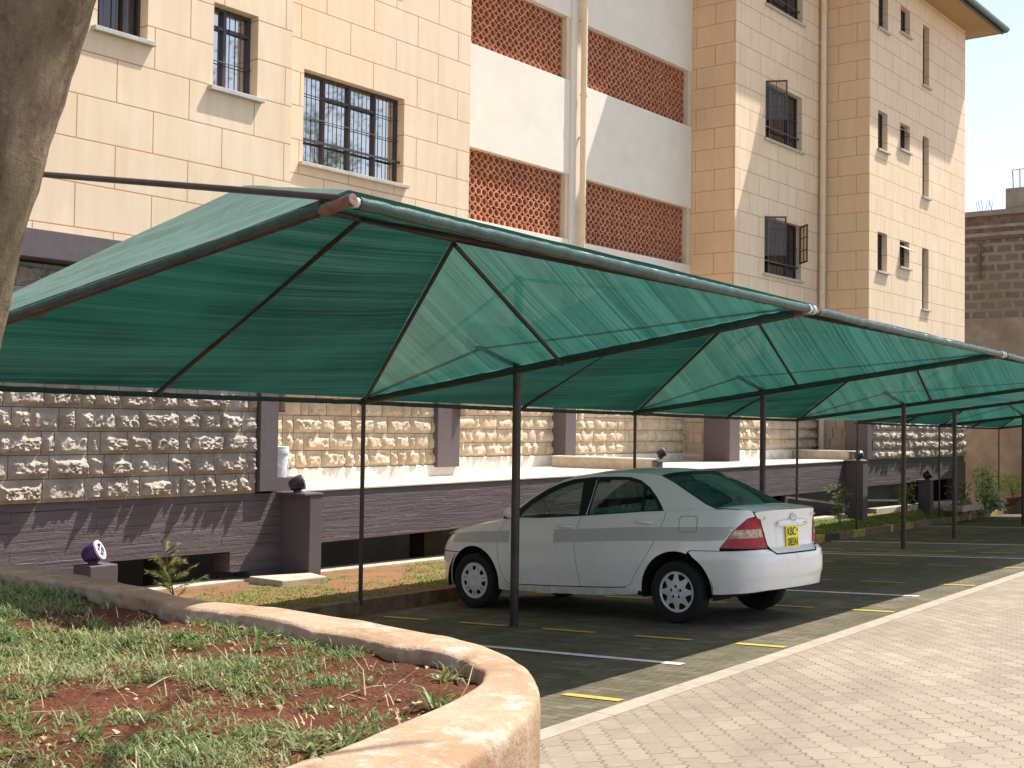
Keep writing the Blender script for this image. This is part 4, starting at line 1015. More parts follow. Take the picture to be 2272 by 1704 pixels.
def froof(a, b):
    w_ = -1 + 2 * b; ue0 = .28 - .085 * (1 - w_ ** 2); ue1 = 1.34 + .09 * (1 - w_ ** 2); u = ue0 + (ue1 - ue0) * a
    uu = min(max(u, .28), 1.34); e = he(uu); wd = gw(e, uu); z = e + (hc(u) - e) * (1 - abs(w_) ** 2.4); return Vector((u, w_ * wd, z))
m.grid(froof, 26, 30); m.f = [tuple(reversed(f)) for f in m.f]; m.build('roof', m_paint, car, smooth='all')
def edge(E, t):
    L = [0]
    for i in range(len(E) - 1): L.append(L[-1] + (Vector(E[i + 1]) - Vector(E[i])).length)
    q = t * L[-1]; return lin(q, L, [e[0] for e in E]), lin(q, L, [e[1] for e in E])
def fscreen(E, bulge, a, b, inn=0.0):
    u, h = edge(E, a); w_ = -1 + 2 * b; wd = gw(h, u) - .004; k = (1 - w_ ** 2); bl2 = bulge[0] + (bulge[1] - bulge[0]) * a
    return Vector((u + bl2 * k, w_ * wd, h + .012 * k + (bulge[2] * a) * k - inn))
# windscreen
m = MB(); m.grid(lambda a, b: fscreen(wsE, (.10, .09, .008), a, b), 14, 20); m.build('windscreen', m_cglass, car, smooth='all')
wl = wsE
rE = rwE[::-1]
m = MB()
m.grid(lambda a, b: fscreen(rE, (-.10, -.085, .02), a, b, .006), 14, 20)
m.build('rear_screen', m_cglass, car, smooth='all')
m = MB()   # black border of rear glass
for (a0, a1, b0, b1) in ((0, .06, 0, 1), (.95, 1, 0, 1), (.06, .95, 0, .035), (.06, .95, .965, 1)):
    m.grid(lambda a, b: fscreen(rE, (-.10, -.085, .02), a0 + (a1 - a0) * a, b0 + (b1 - b0) * b, .001), 8, 16 if b1 - b0 > .5 else 2)
m.build('rear_screen_seal', m_trim, car, smooth='all')
# bonnet
m = MB()
def fhood(a, b):
    w_ = -1 + 2 * b; c_ = 1 - w_ * w_
    u0 = 2.19 + .11 * c_; u1 = 3.10 + .22 * (1 - abs(w_) ** 2.6); u = u0 + (u1 - u0) * a
    wd = lin(u0 + (3.10 - u0) * a, [2.1, 2.5, 2.8, 3.0, 3.12], [.775, .775, .755, .715, .66])
    ht = htop(min(u0 + (3.10 - u0) * a, 3.15)) - .004
    z = ht + (lin(u, [2.2, 2.6, 3.0, 3.25, 3.36], [.055, .062, .055, .015, -.055])) * (1 - abs(w_) ** 2.2)
    return Vector((u, w_ * wd, z))
m.grid(fhood, 22, 30); m.build('bonnet', m_paint, car, smooth='all')
m = MB(); m.grid(lambda a, b: Vector((2.16 + .12 * (1 - (-1 + 2 * b) ** 2) + .07 * a, (-1 + 2 * b) * .77, .965 + .03 * (1 - (-1 + 2 * b) ** 2))), 2, 16); m.build('scuttle', m_trim, car)
# boot deck
m = MB()
def fdeck(a, b):
    w_ = -1 + 2 * b; k = 1 - w_ * w_
    e0 = flank((1 if w_ >= 0 else -1) * s_w(.70 * abs(w_)), lin(.70 * abs(w_), [0, .35, .55, .60, .64, .70], [1.0725, 1.070, 1.060, 1.052, 1.060, 1.073]), -.001); e1 = Vector((-.415 - .105 * k, w_ * .712, 1.086 + .012 * k))
    return e0.lerp(e1, a) + Vector((0, 0, .030 * math.sin(math.pi * min(1, a * .75 + .0)) * (.35 + .65 * k)))
m.grid(fdeck, 12, 34); m.f = [tuple(reversed(f)) for f in m.f]; m.build('boot_deck', m_paint, car, smooth='all')
# wheels
def star_holes(kind):
    hs = []
    if kind == 'rear':
        for k in range(8):
            a = rad(22.5 + 45 * k); hs.append([(.148 * math.cos(a + da) * rr, .148 * math.sin(a + da) * rr) for da, rr in ((-.27, 1.14), (0, 1.17), (.27, 1.14), (.19, .90), (0, .74), (-.19, .90))])
        for k in range(5):
            a = rad(90 + 72 * k); hs.append([(.054 * math.cos(a) + .013 * math.cos(t), .054 * math.sin(a) + .016 * math.sin(t)) for t in [i * .9 for i in range(7)]])
    else:
        for k in range(7):
            a = rad(90 + 360 / 7 * k); hs.append([(.140 * math.cos(a + da) * rr, .140 * math.sin(a + da) * rr) for da, rr in ((-.17, 1.13), (.17, 1.13), (.19, .92), (.10, .80), (-.10, .80), (-.19, .92))])
            a += rad(180 / 7); hs.append([(.138 * math.cos(a + da) * rr, .138 * math.sin(a + da) * rr) for da, rr in ((-.035, 1.12), (.035, 1.12), (.03, .78), (-.03, .78))])
    return hs
for ux in (-.02, 2.60):
    for sg in (1, -1):
        m = MB(); prof = [(-.085, .19), (-.092, .215), (-.095, .25), (-.085, .282), (-.06, .296), (0, .299), (.06, .296), (.085, .282), (.094, .25), (.090, .218), (.078, .198)]
        ctr = (ux, sg * .735, .299); m.lathe(prof, ctr, (0, sg, 0), 48); wh = m.build('wheel', m_tyre, car, smooth=True)
        m = MB(); m.lathe([(.04, .001), (.04, .203)], ctr, (0, sg, 0), 24); m.build('rim_well', m_shell, wh)
        m = MB(); circ = [(.194 * math.cos(i * math.pi / 18), .194 * math.sin(i * math.pi / 18)) for i in range(36)]
        def fcap(a, b):
            r = math.hypot(a, b); return Vector((ux + a, sg * (.735 + .082 - .10 * (r / .2) ** 2 * .25 + (.012 if r > .178 else 0) - (.010 if r < .04 else 0)), 0.299 + b))
        patch(m, circ, fcap, star_holes('rear' if ux < 1 else 'front'), .02, flip=(sg < 0)); m.build('wheel_cover', m_hub, wh, smooth=True)
# handles, flap, mirror
def handle(u0, u1, h, sg):
    m = MB(); pts = []
    for i in range(9):
        t = i / 8; u = u0 + (u1 - u0) * t; q = flank(s_u(u) * sg, h + .012 * (t - .5)); pts.append(q + Vector((0, sg * (.012 + .022 * math.sin(math.pi * t)), 0)))
    m.tube(pts, [.010, .016, .018, .018, .018, .018, .018, .016, .010], 10); return m.build('door_handle', m_paint, car, smooth=True)
for sg in (1, -1): handle(1.21, 1.41, .905, sg); handle(.23, .44, .958, sg)
m = MB(); r_ = .03; a0, a1, b0, b1 = -.255, -.065, .868, 1.018
pts = []
for (cx0, cz0, st0) in ((a1 - r_, b1 - r_, 0), (a0 + r_, b1 - r_, 90), (a0 + r_, b0 + r_, 180), (a1 - r_, b0 + r_, 270)):
    for i in range(6): t = rad(st0 + 18 * i); pts.append((cx0 + r_ * math.cos(t), cz0 + r_ * math.sin(t)))
P3d = [flank(s_u(q[0]), q[1], -.0005) for q in pts]; m.tube(P3d + [P3d[0], P3d[1]], .0024, 5, cap=False); m.build('fuel_flap', m_trim, car)
for sg in (1, -1):
    m = MB(); c = Vector((2.00, sg * .885, 1.035)); 
    def fm(a, b):
        t = a * 2 * math.pi; f = math.sin(b * math.pi) ** .5
        return c + Vector((.045 * math.cos(b * math.pi), sg * .080 * math.cos(t) * f, .056 * math.sin(t) * f))
    m.grid(fm, 20, 10); mr = m.build('door_mirror', m_paint, car, smooth='all')
    m = MB(); m.box(2.0, 2.10, min(sg * .76, sg * .88), max(sg * .76, sg * .88), .975, 1.0); m.build('mirror_arm', m_trim, mr)
# boot garnish, plate, lettering, emblem
def rearp(w_, h, o=0.0): return flank(s_w(abs(w_)) * (1 if w_ >= 0 else -1), h, -o)
gp = [(-.30, .915), (-.285, .955), (-.2, .968), (0, .975), (.2, .968), (.285, .955), (.30, .915), (.22, .905), (-.22, .905)]
m = MB(); patch(m, [(s_w(abs(q[0])) * (1 if q[0] >= 0 else -1), q[1]) for q in gp], lambda s, h: flank(s, h, -.030 + .010 * abs((h - .935) / .035)), step=.02, flip=True)
n0 = len(m.v); o_ = m.build('boot_garnish', m_paint, boot, smooth=True); sm = o_.modifiers.new('t', 'SOLIDIFY'); sm.thickness = .03; sm.offset = -1
PW = .03   # plate hangs slightly left of centre
m = MB(); X0 = rearp(0, .80).x
m.box(X0 - .022, X0 - .008, PW - .115, PW + .115, .70, .905); pt = m.build('number_plate', m_plate, boot, bevel=.004)
def text(body, size, u, w_, h, mat, name, par, sxl=1.0, ext=.0012):
    cv = bpy.data.curves.new(name, 'FONT'); cv.body = body; cv.size = size; cv.extrude = ext; cv.align_x = 'CENTER'; cv.align_y = 'CENTER'; cv.offset = .0012
    tmp = bpy.data.objects.new('t', cv); dg = bpy.context.evaluated_depsgraph_get(); C.objects.link(tmp); dg.update()
    me = bpy.data.meshes.new_from_object(tmp.evaluated_get(dg)); bpy.data.objects.remove(tmp)
    me.transform(Matrix.Translation((u, w_, h)) @ Matrix(((0, 0, -1, 0), (-sxl, 0, 0, 0), (0, 1, 0, 0), (0, 0, 0, 1))))
    me.materials.clear(); me.materials.append(mat); me.name = name
    o = bpy.data.objects.new(name, me); C.objects.link(o); o.parent = par; return o
text('KBC', .108, X0 - .0235, PW + .022, .853, m_ink, 'plate_lettering', pt, .78); text('A', .045, X0 - .0235, PW - .088, .868, m_ink, 'plate_lettering', pt, .8)
text('085N', .108, X0 - .0235, PW, .752, m_ink, 'plate_lettering', pt, .80)
text('LS', .045, rearp(.45, .985).x - .004, .47, .990, m_chrome, 'badge', boot); text('COROLLA', .030, rearp(-.42, 1.0).x - .004, -.43, 1.010, m_hub, 'badge', boot)
m = MB(); cE = Vector((rearp(0, .99).x - .018, 0, .985))
def ell(a_, b_, cz, r): m.tube([cE + Vector((0, a_ * math.cos(t), cz + b_ * math.sin(t))) for t in [i * math.pi / 12 for i in range(26)]], r, 6, cap=False)
m.lathe([(-.012, .001), (-.012, .052), (.01, .056)], cE + Vector((.012, 0, 0)), (1, 0, 0), 24); m.build('emblem_disc', m_hub, boot, smooth=True)
m = MB(); ell(.052, .036, 0, .005); ell(.026, .014, .020, .004); ell(.016, .033, 0, .004); m.build('emblem', m_chrome, boot)
m = MB(); m.tube([rearp(-.22, .935, .032), rearp(-.22, .935, .036)], .008, 10); m.build('boot_lock', m_trim, boot)
# cabin
m = MB()
def seat(u, w_, wd=.24):
    m = MB(); m.box(u - .05, u + .45, w_ - wd, w_ + wd, .40, .58); m.hexa([(u - .14, w_ - wd, .55), (u, w_ - wd, .55), (u, w_ + wd, .55), (u - .14, w_ + wd, .55), (u - .30, w_ - wd * .85, 1.08), (u - .20, w_ - wd * .85, 1.08), (u - .20, w_ + wd * .85, 1.08), (u - .30, w_ + wd * .85, 1.08)])
    o = m.build('seat', m_seat, car, smooth=True, bevel=.04)
    m = MB(); m.box(u - .33, u - .235, w_ - .13, w_ + .13, 1.12, 1.29); m.build('headrest', m_seat, o, smooth=True, bevel=.035)
    m = MB(); m.tube([(u - .28, w_ - .06, 1.04), (u - .285, w_ - .06, 1.16)], .007, 6); m.tube([(u - .28, w_ + .06, 1.04), (u - .285, w_ + .06, 1.16)], .007, 6); m.build('headrest_stem', m_chrome, o)
seat(1.15, .36); seat(1.15, -.36)
m = MB(); m.box(.25, .75, -.46, .46, .42, .56); m.hexa([(.12, -.46, .55), (.28, -.46, .55), (.28, .46, .55), (.12, .46, .55), (-.10, -.46, 1.05), (.02, -.46, 1.05), (.02, .46, 1.05), (-.10, .46, 1.05)]); m.build('rear_bench', m_seat, car, bevel=.04, smooth=True)
m = MB(); m.box(-.42, .0, -.62, .62, 1.03, 1.05); m.build('parcel_shelf', m_dash, car)
for w_ in (.36, -.36):
    m = MB(); m.box(-.14, -.05, w_ - .11, w_ + .11, 1.06, 1.18); m.build('headrest', m_seat, car, smooth=True, bevel=.035)
m = MB(); m.box(1.75, 2.15, -.70, .70, .70, .97); m.build('dashboard', m_dash, car, bevel=.04)
m = MB(); cW = Vector((1.66, -.36, .93)); ax = Vector((-1, 0, .45)).normalized(); a_ = ax.orthogonal().normalized(); b_ = ax.cross(a_)
m.tube([cW + (a_ * math.cos(t) + b_ * math.sin(t)) * .18 for t in [i * math.pi / 10 for i in range(22)]], .013, 8, cap=False); m.tube([cW, cW - ax * .2], .02, 8); m.tube([cW - a_ * .17, cW + a_ * .17], .012, 6); m.build('steering_wheel', m_trim, car, smooth=True)
m = MB(); m.box(1.40, 1.43, -.11, .11, 1.33, 1.39); m.build('inside_mirror', m_trim, car, bevel=.01)

# ------------------------------------------------------------------ front planter
def planter_mat():
    t = NT('stained plaster planter'); p = t.pos(); sp = t.n('ShaderNodeSeparateXYZ'); t.l(p, sp.inputs[0])
    n1 = t.noise(p, 1.9, 6, .62); n2 = t.noise(p, 9, 6, .68); n3 = t.noise(p, 55, 4, .65)
    c = t.mix(t.ramp(n1, .34, .66), (.32, .20, .115), (.43, .315, .215))
    c = t.mix(t.ramp(n2, .52, .70, 0, .75), c, (.52, .44, .36))
    low = t.ramp(sp.outputs[2], -1.75, -.95, .9, 0)
    c = t.mix(t.math('MULTIPLY', low, t.ramp(n2, .38, .6)), c, (.36, .24, .15))
    c = t.mix(t.ramp(t.noise(t.scaled(p, (5, 5, 1.2)), 1.3, 5, .7), .56, .70, 0, .6), c, (.56, .50, .43))
    v = t.n('ShaderNodeTexVoronoi'); v.feature = 'DISTANCE_TO_EDGE'; v.inputs['Scale'].default_value = 1.1; t.l(p, v.inputs['Vector'])
    c = t.mix(t.ramp(n3, .6, .8, 0, .35), c, (.33, .20, .10))
    t.pr(c, .9, 0, t.bump(t.math('ADD', t.math('MULTIPLY', n2, 1.0), t.math('MULTIPLY', n3, .35)), .7, .018), .2); return t.m
m_planter = planter_mat()
OUT = [(-5, 8.6), (1.5, 8.2), (3.3, 7.5), (3.80, 6.75), (3.88, 5.9), (3.73, 5.0), (3.68, 4.46), (3.72, 4.03), (3.735, 3.53), (3.63, 3.05), (3.47, 2.70), (3.32, 2.48), (3.11, 2.29), (2.80, 2.11), (2.50, 2.00), (2.24, 1.93), (1.4, 1.76), (0.2, 1.6), (-5, 1.3)]
INN = [(-5, 8.4), (1.4, 8.0), (3.1, 7.3), (3.56, 6.6), (3.62, 5.9), (3.54, 5.0), (3.49, 4.36), (3.47, 3.80), (3.40, 3.28), (3.38, 2.92), (3.27, 2.68), (3.10, 2.52), (2.80, 2.40), (2.46, 2.33), (2.20, 2.27), (2.0, 2.25), (1.3, 2.06), (0.2, 1.9), (-5, 1.6)]
ZP = -.80
def spl(P, t):
    n = len(P) - 1; i = min(int(t * n), n - 1); f = t * n - i; g = lambda k: Vector(P[min(max(k, 0), n)])
    a, b, c, d = g(i - 1), g(i), g(i + 1), g(i + 2)
    return .5 * ((2 * b) + (-a + c) * f + (2 * a - 5 * b + 4 * c - d) * f * f + (-a + 3 * b - 3 * c + d) * f ** 3)
m = MB()
def fplanter(u, v):
    o = spl(OUT, u); i = spl(INN, u); w_ = (o - i)
    # section from the foot of the outer face, over the rounded top, down the ragged inner face
    sec = [(1.05, -1.5), (1.03, -.9), (1.0, -.45), (.995, -.15), (1.0, -.045), (.985, -.014), (.93, .0), (.5, .004), (.10, .0), (.03, -.010), (.0, -.04), (.03, -.09), (.02, -.3)]
    k = v * (len(sec) - 1); j = min(int(k), len(sec) - 2); f = k - j
    a = sec[j][0] + (sec[j + 1][0] - sec[j][0]) * f; h = sec[j][1] + (sec[j + 1][1] - sec[j][1]) * f
    q = i + w_ * a; P_ = Vector((q.x, q.y, ZP + h)); n1 = noise.noise(P_ * 1.7); n2 = noise.noise(P_ * 7); n3 = noise.noise(P_ * 18)
    rag = max(0, (v - .66) / .34); d = w_.normalized()
    amp = .012 * n1 + .006 * n2 + rag * (.038 * n2 + .034 * n3)
    return (P_.x + d.x * amp, P_.y + d.y * amp, P_.z + .010 * n1 + .004 * n2)
m.grid(fplanter, 520, 40); tag(m.build('planter_wall', m_planter, None, smooth='all'), 'curved stained plaster planter wall in the foreground enclosing red soil and grass', 'wall')
pin = [tuple(spl(INN, i / 90)) for i in range(91)]
def soilz(x, y):
    q = Vector((x, y, 0)); return -.862 + .028 * noise.noise(q * 1.1) + .022 * noise.noise(q * 3.4) + .012 * noise.noise(q * 9) + .05 * max(0, min(1, (2.6 - x) / 3))
m = MB()
xs_ = np.arange(-1.0, 4.2, .035); ys_ = np.arange(1.2, 8.6, .035)
idx = {}
for j, y in enumerate(ys_):
    for i, x in enumerate(xs_):
        idx[(i, j)] = len(m.v); q = Vector((x, y, 0)); m.v.append((x, y, soilz(x, y) + .009 * noise.noise(q * 24) + .006 * noise.noise(q * 55)))
cen = lambda i, j: (xs_[i] + .02, ys_[j] + .02)
ring = [tuple(Vector(a).lerp(Vector(b), .25)) for a, b in zip([tuple(spl(INN, i / 60)) for i in range(61)], [tuple(spl(OUT, i / 60)) for i in range(61)])]
for j in range(len(ys_) - 1):
    for i in range(len(xs_) - 1):
        if inside(cen(i, j), ring): m.f.append((idx[(i, j)], idx[(i + 1, j)], idx[(i + 1, j + 1)], idx[(i, j + 1)]))
tag(m.build('planter_soil', m_soil, None, smooth='all'), kind='structure')

def leafmat(name, a, b, c, trans=.35, rough=.5):
    t = NT(name); oi = t.n('ShaderNodeNewGeometry'); r = oi.outputs['Random Per Island']; p = t.pos()
    col = t.mix(r, a, b); col = t.mix(t.ramp(t.noise(p, 1.3, 3), .45, .65, 0, .6), col, c)
    d = t.n('ShaderNodeBsdfPrincipled'); t.l(col, d.inputs['Base Color']); d.inputs['Roughness'].default_value = rough; d.inputs['Specular IOR Level'].default_value = .35
    tl = t.n('ShaderNodeBsdfTranslucent'); t.l(col, tl.inputs[0]); mx = t.n('ShaderNodeMixShader'); mx.inputs[0].default_value = trans
    t.l(d.outputs[0], mx.inputs[1]); t.l(tl.outputs[0], mx.inputs[2]); t.l(mx.outputs[0], t.out.inputs[0]); return t.m
m_grass = leafmat('planter grass', (.07, .145, .03), (.27, .33, .12), (.40, .38, .19))
m_straw = leafmat('dry grass', (.42, .31, .16), (.58, .46, .26), (.50, .36, .2), .15)
m_lawn = leafmat('short bed grass', (.10, .22, .03), (.24, .36, .07), (.30, .32, .10))
def blades(mb, x, y, z, n, L, spread, rr, lean=.6, wd=.004, flat=.5):
    for _ in range(n):
        a = rr.uniform(0, 6.283); r = spread * math.sqrt(rr.random()); bx, by = x + r * math.cos(a), y + r * math.sin(a)
        d = rr.uniform(0, 6.283); l = L * rr.uniform(.5, 1.2); el = rr.uniform(flat * .3, 1.2); ww = wd * rr.uniform(.7, 1.4)
        ox, oy = math.cos(d), math.sin(d); px, py = -oy * ww, ox * ww
        h1 = l * .5; c1, s1 = math.cos(el), math.sin(el); c2, s2 = math.cos(el - lean), math.sin(el - lean)
        p0 = (bx, by, z - .006); p1 = (bx + ox * h1 * c1, by + oy * h1 * c1, z + h1 * s1); p2 = (p1[0] + ox * h1 * c2, p1[1] + oy * h1 * c2, max(z + .004, p1[2] + h1 * s2))
        mb.add([(p0[0] - px, p0[1] - py, p0[2]), (p0[0] + px, p0[1] + py, p0[2]), (p1[0] + px * .9, p1[1] + py * .9, p1[2]), (p1[0] - px * .9, p1[1] - py * .9, p1[2]), p2], [(0, 1, 2, 3), (3, 2, 4)])
rr = random.Random(21); gm = MB(); dm = MB()
cnt = 0
while cnt < 11000:
    x, y = rr.uniform(.3, 3.6), rr.uniform(1.8, 7.6)
    if not inside((x, y), pin): continue
    q = Vector((x, y, 0)); dens = .46 + 1.15 * noise.noise(q * 1.35 + Vector((3, 1, 0))) + .75 * noise.noise(q * 4.6) + .16 * (y - 3.4) - .22 * max(0, 1.9 - x)
    if x > 2.95 and y < 4: dens -= .25
    if rr.random() > dens: continue
    cnt += 1
    far = max(.8, y / 4)
    blades(gm, x, y, soilz(x, y), 9, .052 if y < 4 else .06, .034, rr, .55, .0027 * far, .2)
    if rr.random() < .10: blades(dm, x, y, soilz(x, y), 3, .06, .03, rr, .3, .0022, .1)
for _ in range(60):
    x, y = rr.uniform(.8, 3.3), rr.uniform(2.2, 6.8)
    if inside((x, y), pin): blades(gm, x, y, soilz(x, y), 26, .12, .03, rr, .7, .004, .4)
for _ in range(500):
    x, y = rr.uniform(.6, 3.4), rr.uniform(2.1, 6)
    if inside((x, y), pin): blades(dm, x, y, soilz(x, y) + .004, 2, .055, .03, rr, .1, .0018, .05)
tag(gm.build('grass', m_grass, None), kind='stuff'); tag(dm.build('dry_grass', m_straw, None), kind='stuff')
dm = MB()
for k in range(26):
    x, y = rr.uniform(1.2, 3.2), rr.uniform(2.4, 5.2)
    if not inside((x, y), pin): continue
    a = rr.uniform(0, 6.28); L = rr.uniform(.10, .22); z = soilz(x, y); e2 = rr.choice((.1, .15, .9))
    dm.tube([(x, y, z), (x + math.cos(a) * L * .5, y + math.sin(a) * L * .5, z + L * e2 * .5 + .015), (x + math.cos(a + .3) * L, y + math.sin(a + .3) * L, z + L * e2 + .005)], [.0028, .002, .001], 5)
tag(dm.build('dry_stalks', m_straw, None), kind='stuff')
lt = MB()
for k in range(520):
    x, y = rr.uniform(.6, 3.5), rr.uniform(2.1, 6.6)
    if not inside((x, y), pin): continue
    z = soilz(x, y) + .010; a = rr.uniform(0, 6.28); l = rr.uniform(.010, .028); ww = l * rr.uniform(.2, .45); ca, sa = math.cos(a), math.sin(a); t1 = rr.uniform(-.008, .012)
    lt.add([(x, y, z), (x + ca * l * .5 - sa * ww, y + sa * l * .5 + ca * ww, z + t1), (x + ca * l, y + sa * l, z + .006), (x + ca * l * .5 + sa * ww, y + sa * l * .5 - ca * ww, z + rr.uniform(0, .008))], [(0, 1, 2, 3)])
tag(lt.build('leaf_litter', leafmat('dead leaves', (.30, .17, .07), (.55, .42, .25), (.22, .10, .05), .1), None), kind='stuff')
# pebbles
pm = MB()
for k in range(420):
    x, y = rr.uniform(1.0, 3.45), rr.uniform(2.1, 6)
    if not inside((x, y), pin): continue
    r = rr.uniform(.004, .011); z = soilz(x, y) + r * .3
    pm.lathe([(-r * .6, .0008), (-r * .3, r * .8), (0, r), (r * .35, r * .75), (r * .55, .0008)], (x, y, z), (rr.uniform(-.4, .4), rr.uniform(-.4, .4), 1), 6)
tag(pm.build('pebbles', simple('pebble', (.40, .29, .20), .9, var=.4, scale=40), None), kind='stuff')

# grass in the back bed
rr = random.Random(5); lm = MB(); cnt = 0
while cnt < 9000:
    x = rr.uniform(3.5, 38); 
    if x > 14 and rr.random() < .25: x = rr.uniform(3.5, 14)
    y0, y1 = ykerb(x) + .14, 11.75
    if y1 - y0 < .1: continue
    y = rr.uniform(y0, y1); q = Vector((x, y, 0)); d = .42 + .6 * noise.noise(q * .9) + .5 * noise.noise(q * 3) + (.35 if x > 13 else 0) - .35 * (y - y0) / (y1 - y0) * (1 if x < 14 else .3)
    if rr.random() > d: continue
    cnt += 1; blades(lm, x, y, bedz(x, y), 5, .05, .05, rr, .5, .005 if x < 14 else .009, .3)
tag(lm.build('lawn_grass', m_lawn, None), kind='stuff')

# ------------------------------------------------------------------ plants
m_stem = simple('green brown stem', (.16, .14, .07), .8, var=.3, scale=30)
def seedling():
    rr = random.Random(9); x, y = 7.62, 9.95; z = bedz(x, y); e = empty('seedling', (x, y, z)); tag(e, 'small feathery conifer seedling rising behind the planter wall near the violet floodlight', 'seedling')
    s = MB(); tp = [(x, y, z), (x + .01, y, z + .2), (x - .03, y + .02, z + .42), (x - .08, y + .02, z + .60)]; s.tube(tp, [.009, .008, .006, .003], 6)
    lf = MB()
    def spray(p, d, L):
        p = Vector(p); d = Vector(d).normalized(); s.tube([p, p + d * L * .5, p + d * L + Vector((0, 0, .02))], [.003, .002, .001], 5)
        for k in range(90):
            t = rr.uniform(.1, 1); b = p + d * L * t; q = Vector((rr.gauss(0, 1), rr.gauss(0, 1), rr.gauss(.2, 1))).normalized() * .6 + d * .8; q.normalize(); l = rr.uniform(.03, .075); sd = q.orthogonal().normalized() * .0032
            lf.add([b - sd, b + sd, b + q * l], [(0, 1, 2)])
    for k in range(22):
        t = rr.uniform(.15, 1); i = min(int(t * 3), 2); f = t * 3 - i; b = Vector(tp[i]).lerp(Vector(tp[i + 1]), f); a = rr.uniform(0, 6.28)
        spray(b, (math.cos(a), math.sin(a), rr.uniform(.2, .9)), rr.uniform(.12, .24) * (1.2 - .5 * t))
    spray((x + .02, y - .02, z + .25), (.85, -.5, .35), .30); spray((x, y, z + .33), (.7, -.6, .6), .25); spray(tp[-1], (-.3, 0, 1), .12)
    s.build('stem', m_stem, e); lf.build('foliage', leafmat('feathery needles', (.16, .22, .05), (.34, .38, .12), (.30, .22, .08)), e)
seedling()
def shrub(x, y, h, w_, n, ls, mat, lab, seed, cat='shrub', group='young shrubs in the far bed', lift=0.0, stems=4):
    rr = random.Random(seed); z = bedz(x, y); e = empty('shrub', (x, y, z)); tag(e, lab, cat, group); s = MB(); lf = MB(); tips = []
    for k in range(stems):
        a = rr.uniform(0, 6.28); r = w_ * rr.uniform(.1, .4); tp = Vector((x + r * math.cos(a), y + r * math.sin(a), z + h * rr.uniform(.6, .95))); s.tube([(x + rr.uniform(-.03, .03), y, z), Vector((x, y, z)).lerp(tp, .5) + Vector((rr.uniform(-.04, .04), 0, 0)), tp], [.012, .008, .003], 6); tips.append(tp)
    for k in range(n):
        tp = rr.choice(tips); t = rr.uniform(.25 + lift, 1.05); b = Vector((x, y, z)).lerp(tp, t) + Vector((rr.gauss(0, w_ * .22), rr.gauss(0, w_ * .22), rr.gauss(0, h * .07)))
        b.z = max(b.z, z + .03); d = Vector((rr.gauss(0, 1), rr.gauss(0, 1), rr.gauss(.1, .5))).normalized(); l = ls * rr.uniform(.6, 1.3); sd = d.cross(Vector((rr.gauss(0, 1), rr.gauss(0, 1), rr.gauss(0, 1)))).normalized() * l * .24
        lf.add([b, b + d * l * .5 + sd, b + d * l - Vector((0, 0, l * .15)), b + d * l * .5 - sd], [(0, 1, 2, 3)])
    s.build('stem', m_stem, e); lf.build('foliage', mat, e)
m_lf1 = leafmat('bright shrub leaves', (.14, .30, .04), (.32, .46, .10), (.42, .45, .14)); m_lf2 = leafmat('pale glossy leaves', (.30, .36, .20), (.52, .58, .36), (.40, .46, .22), .2, .3); m_lf3 = leafmat('dull shrub leaves', (.10, .18, .03), (.22, .30, .06), (.30, .24, .08))
shrub(36.9, 11.6, 1.30, .62, 620, .11, m_lf1, 'tall bright green shrub against the bare boundary wall', 1)
shrub(36.6, 11.35, .62, .55, 300, .17, m_lf2, 'low pale leafed plant at the foot of the tall green shrub', 2)
shrub(35.2, 11.5, .42, .3, 120, .13, m_lf2, 'small pale plant left of the tall green shrub', 3)
shrub(25.9, 11.2, .95, .40, 120, .09, m_lf3, 'thin sapling in front of the basement opening right of the second pillar', 4, lift=.2)
shrub(28.9, 10.9, 1.05, .45, 150, .10, m_lf3, 'sparse sapling partly hidden behind the third front post', 5, lift=.3)
shrub(33.4, 11.15, 1.05, .45, 170, .10, m_lf3, 'sparse sapling beside the farthest floodlight pillar', 6, lift=.35)
shrub(40.5, 11.9, .75, .95, 420, .10, m_lf1, 'broad dark green bush at the right edge of the photo', 7)
shrub(20.0, 11.4, .42, .35, 90, .08, m_lf3, 'small tuft behind the boot of the car', 8)
shrub(19.2, 11.0, .45, .4, 110, .08, m_lf3, 'dry tuft behind the rear window of the car', 10)

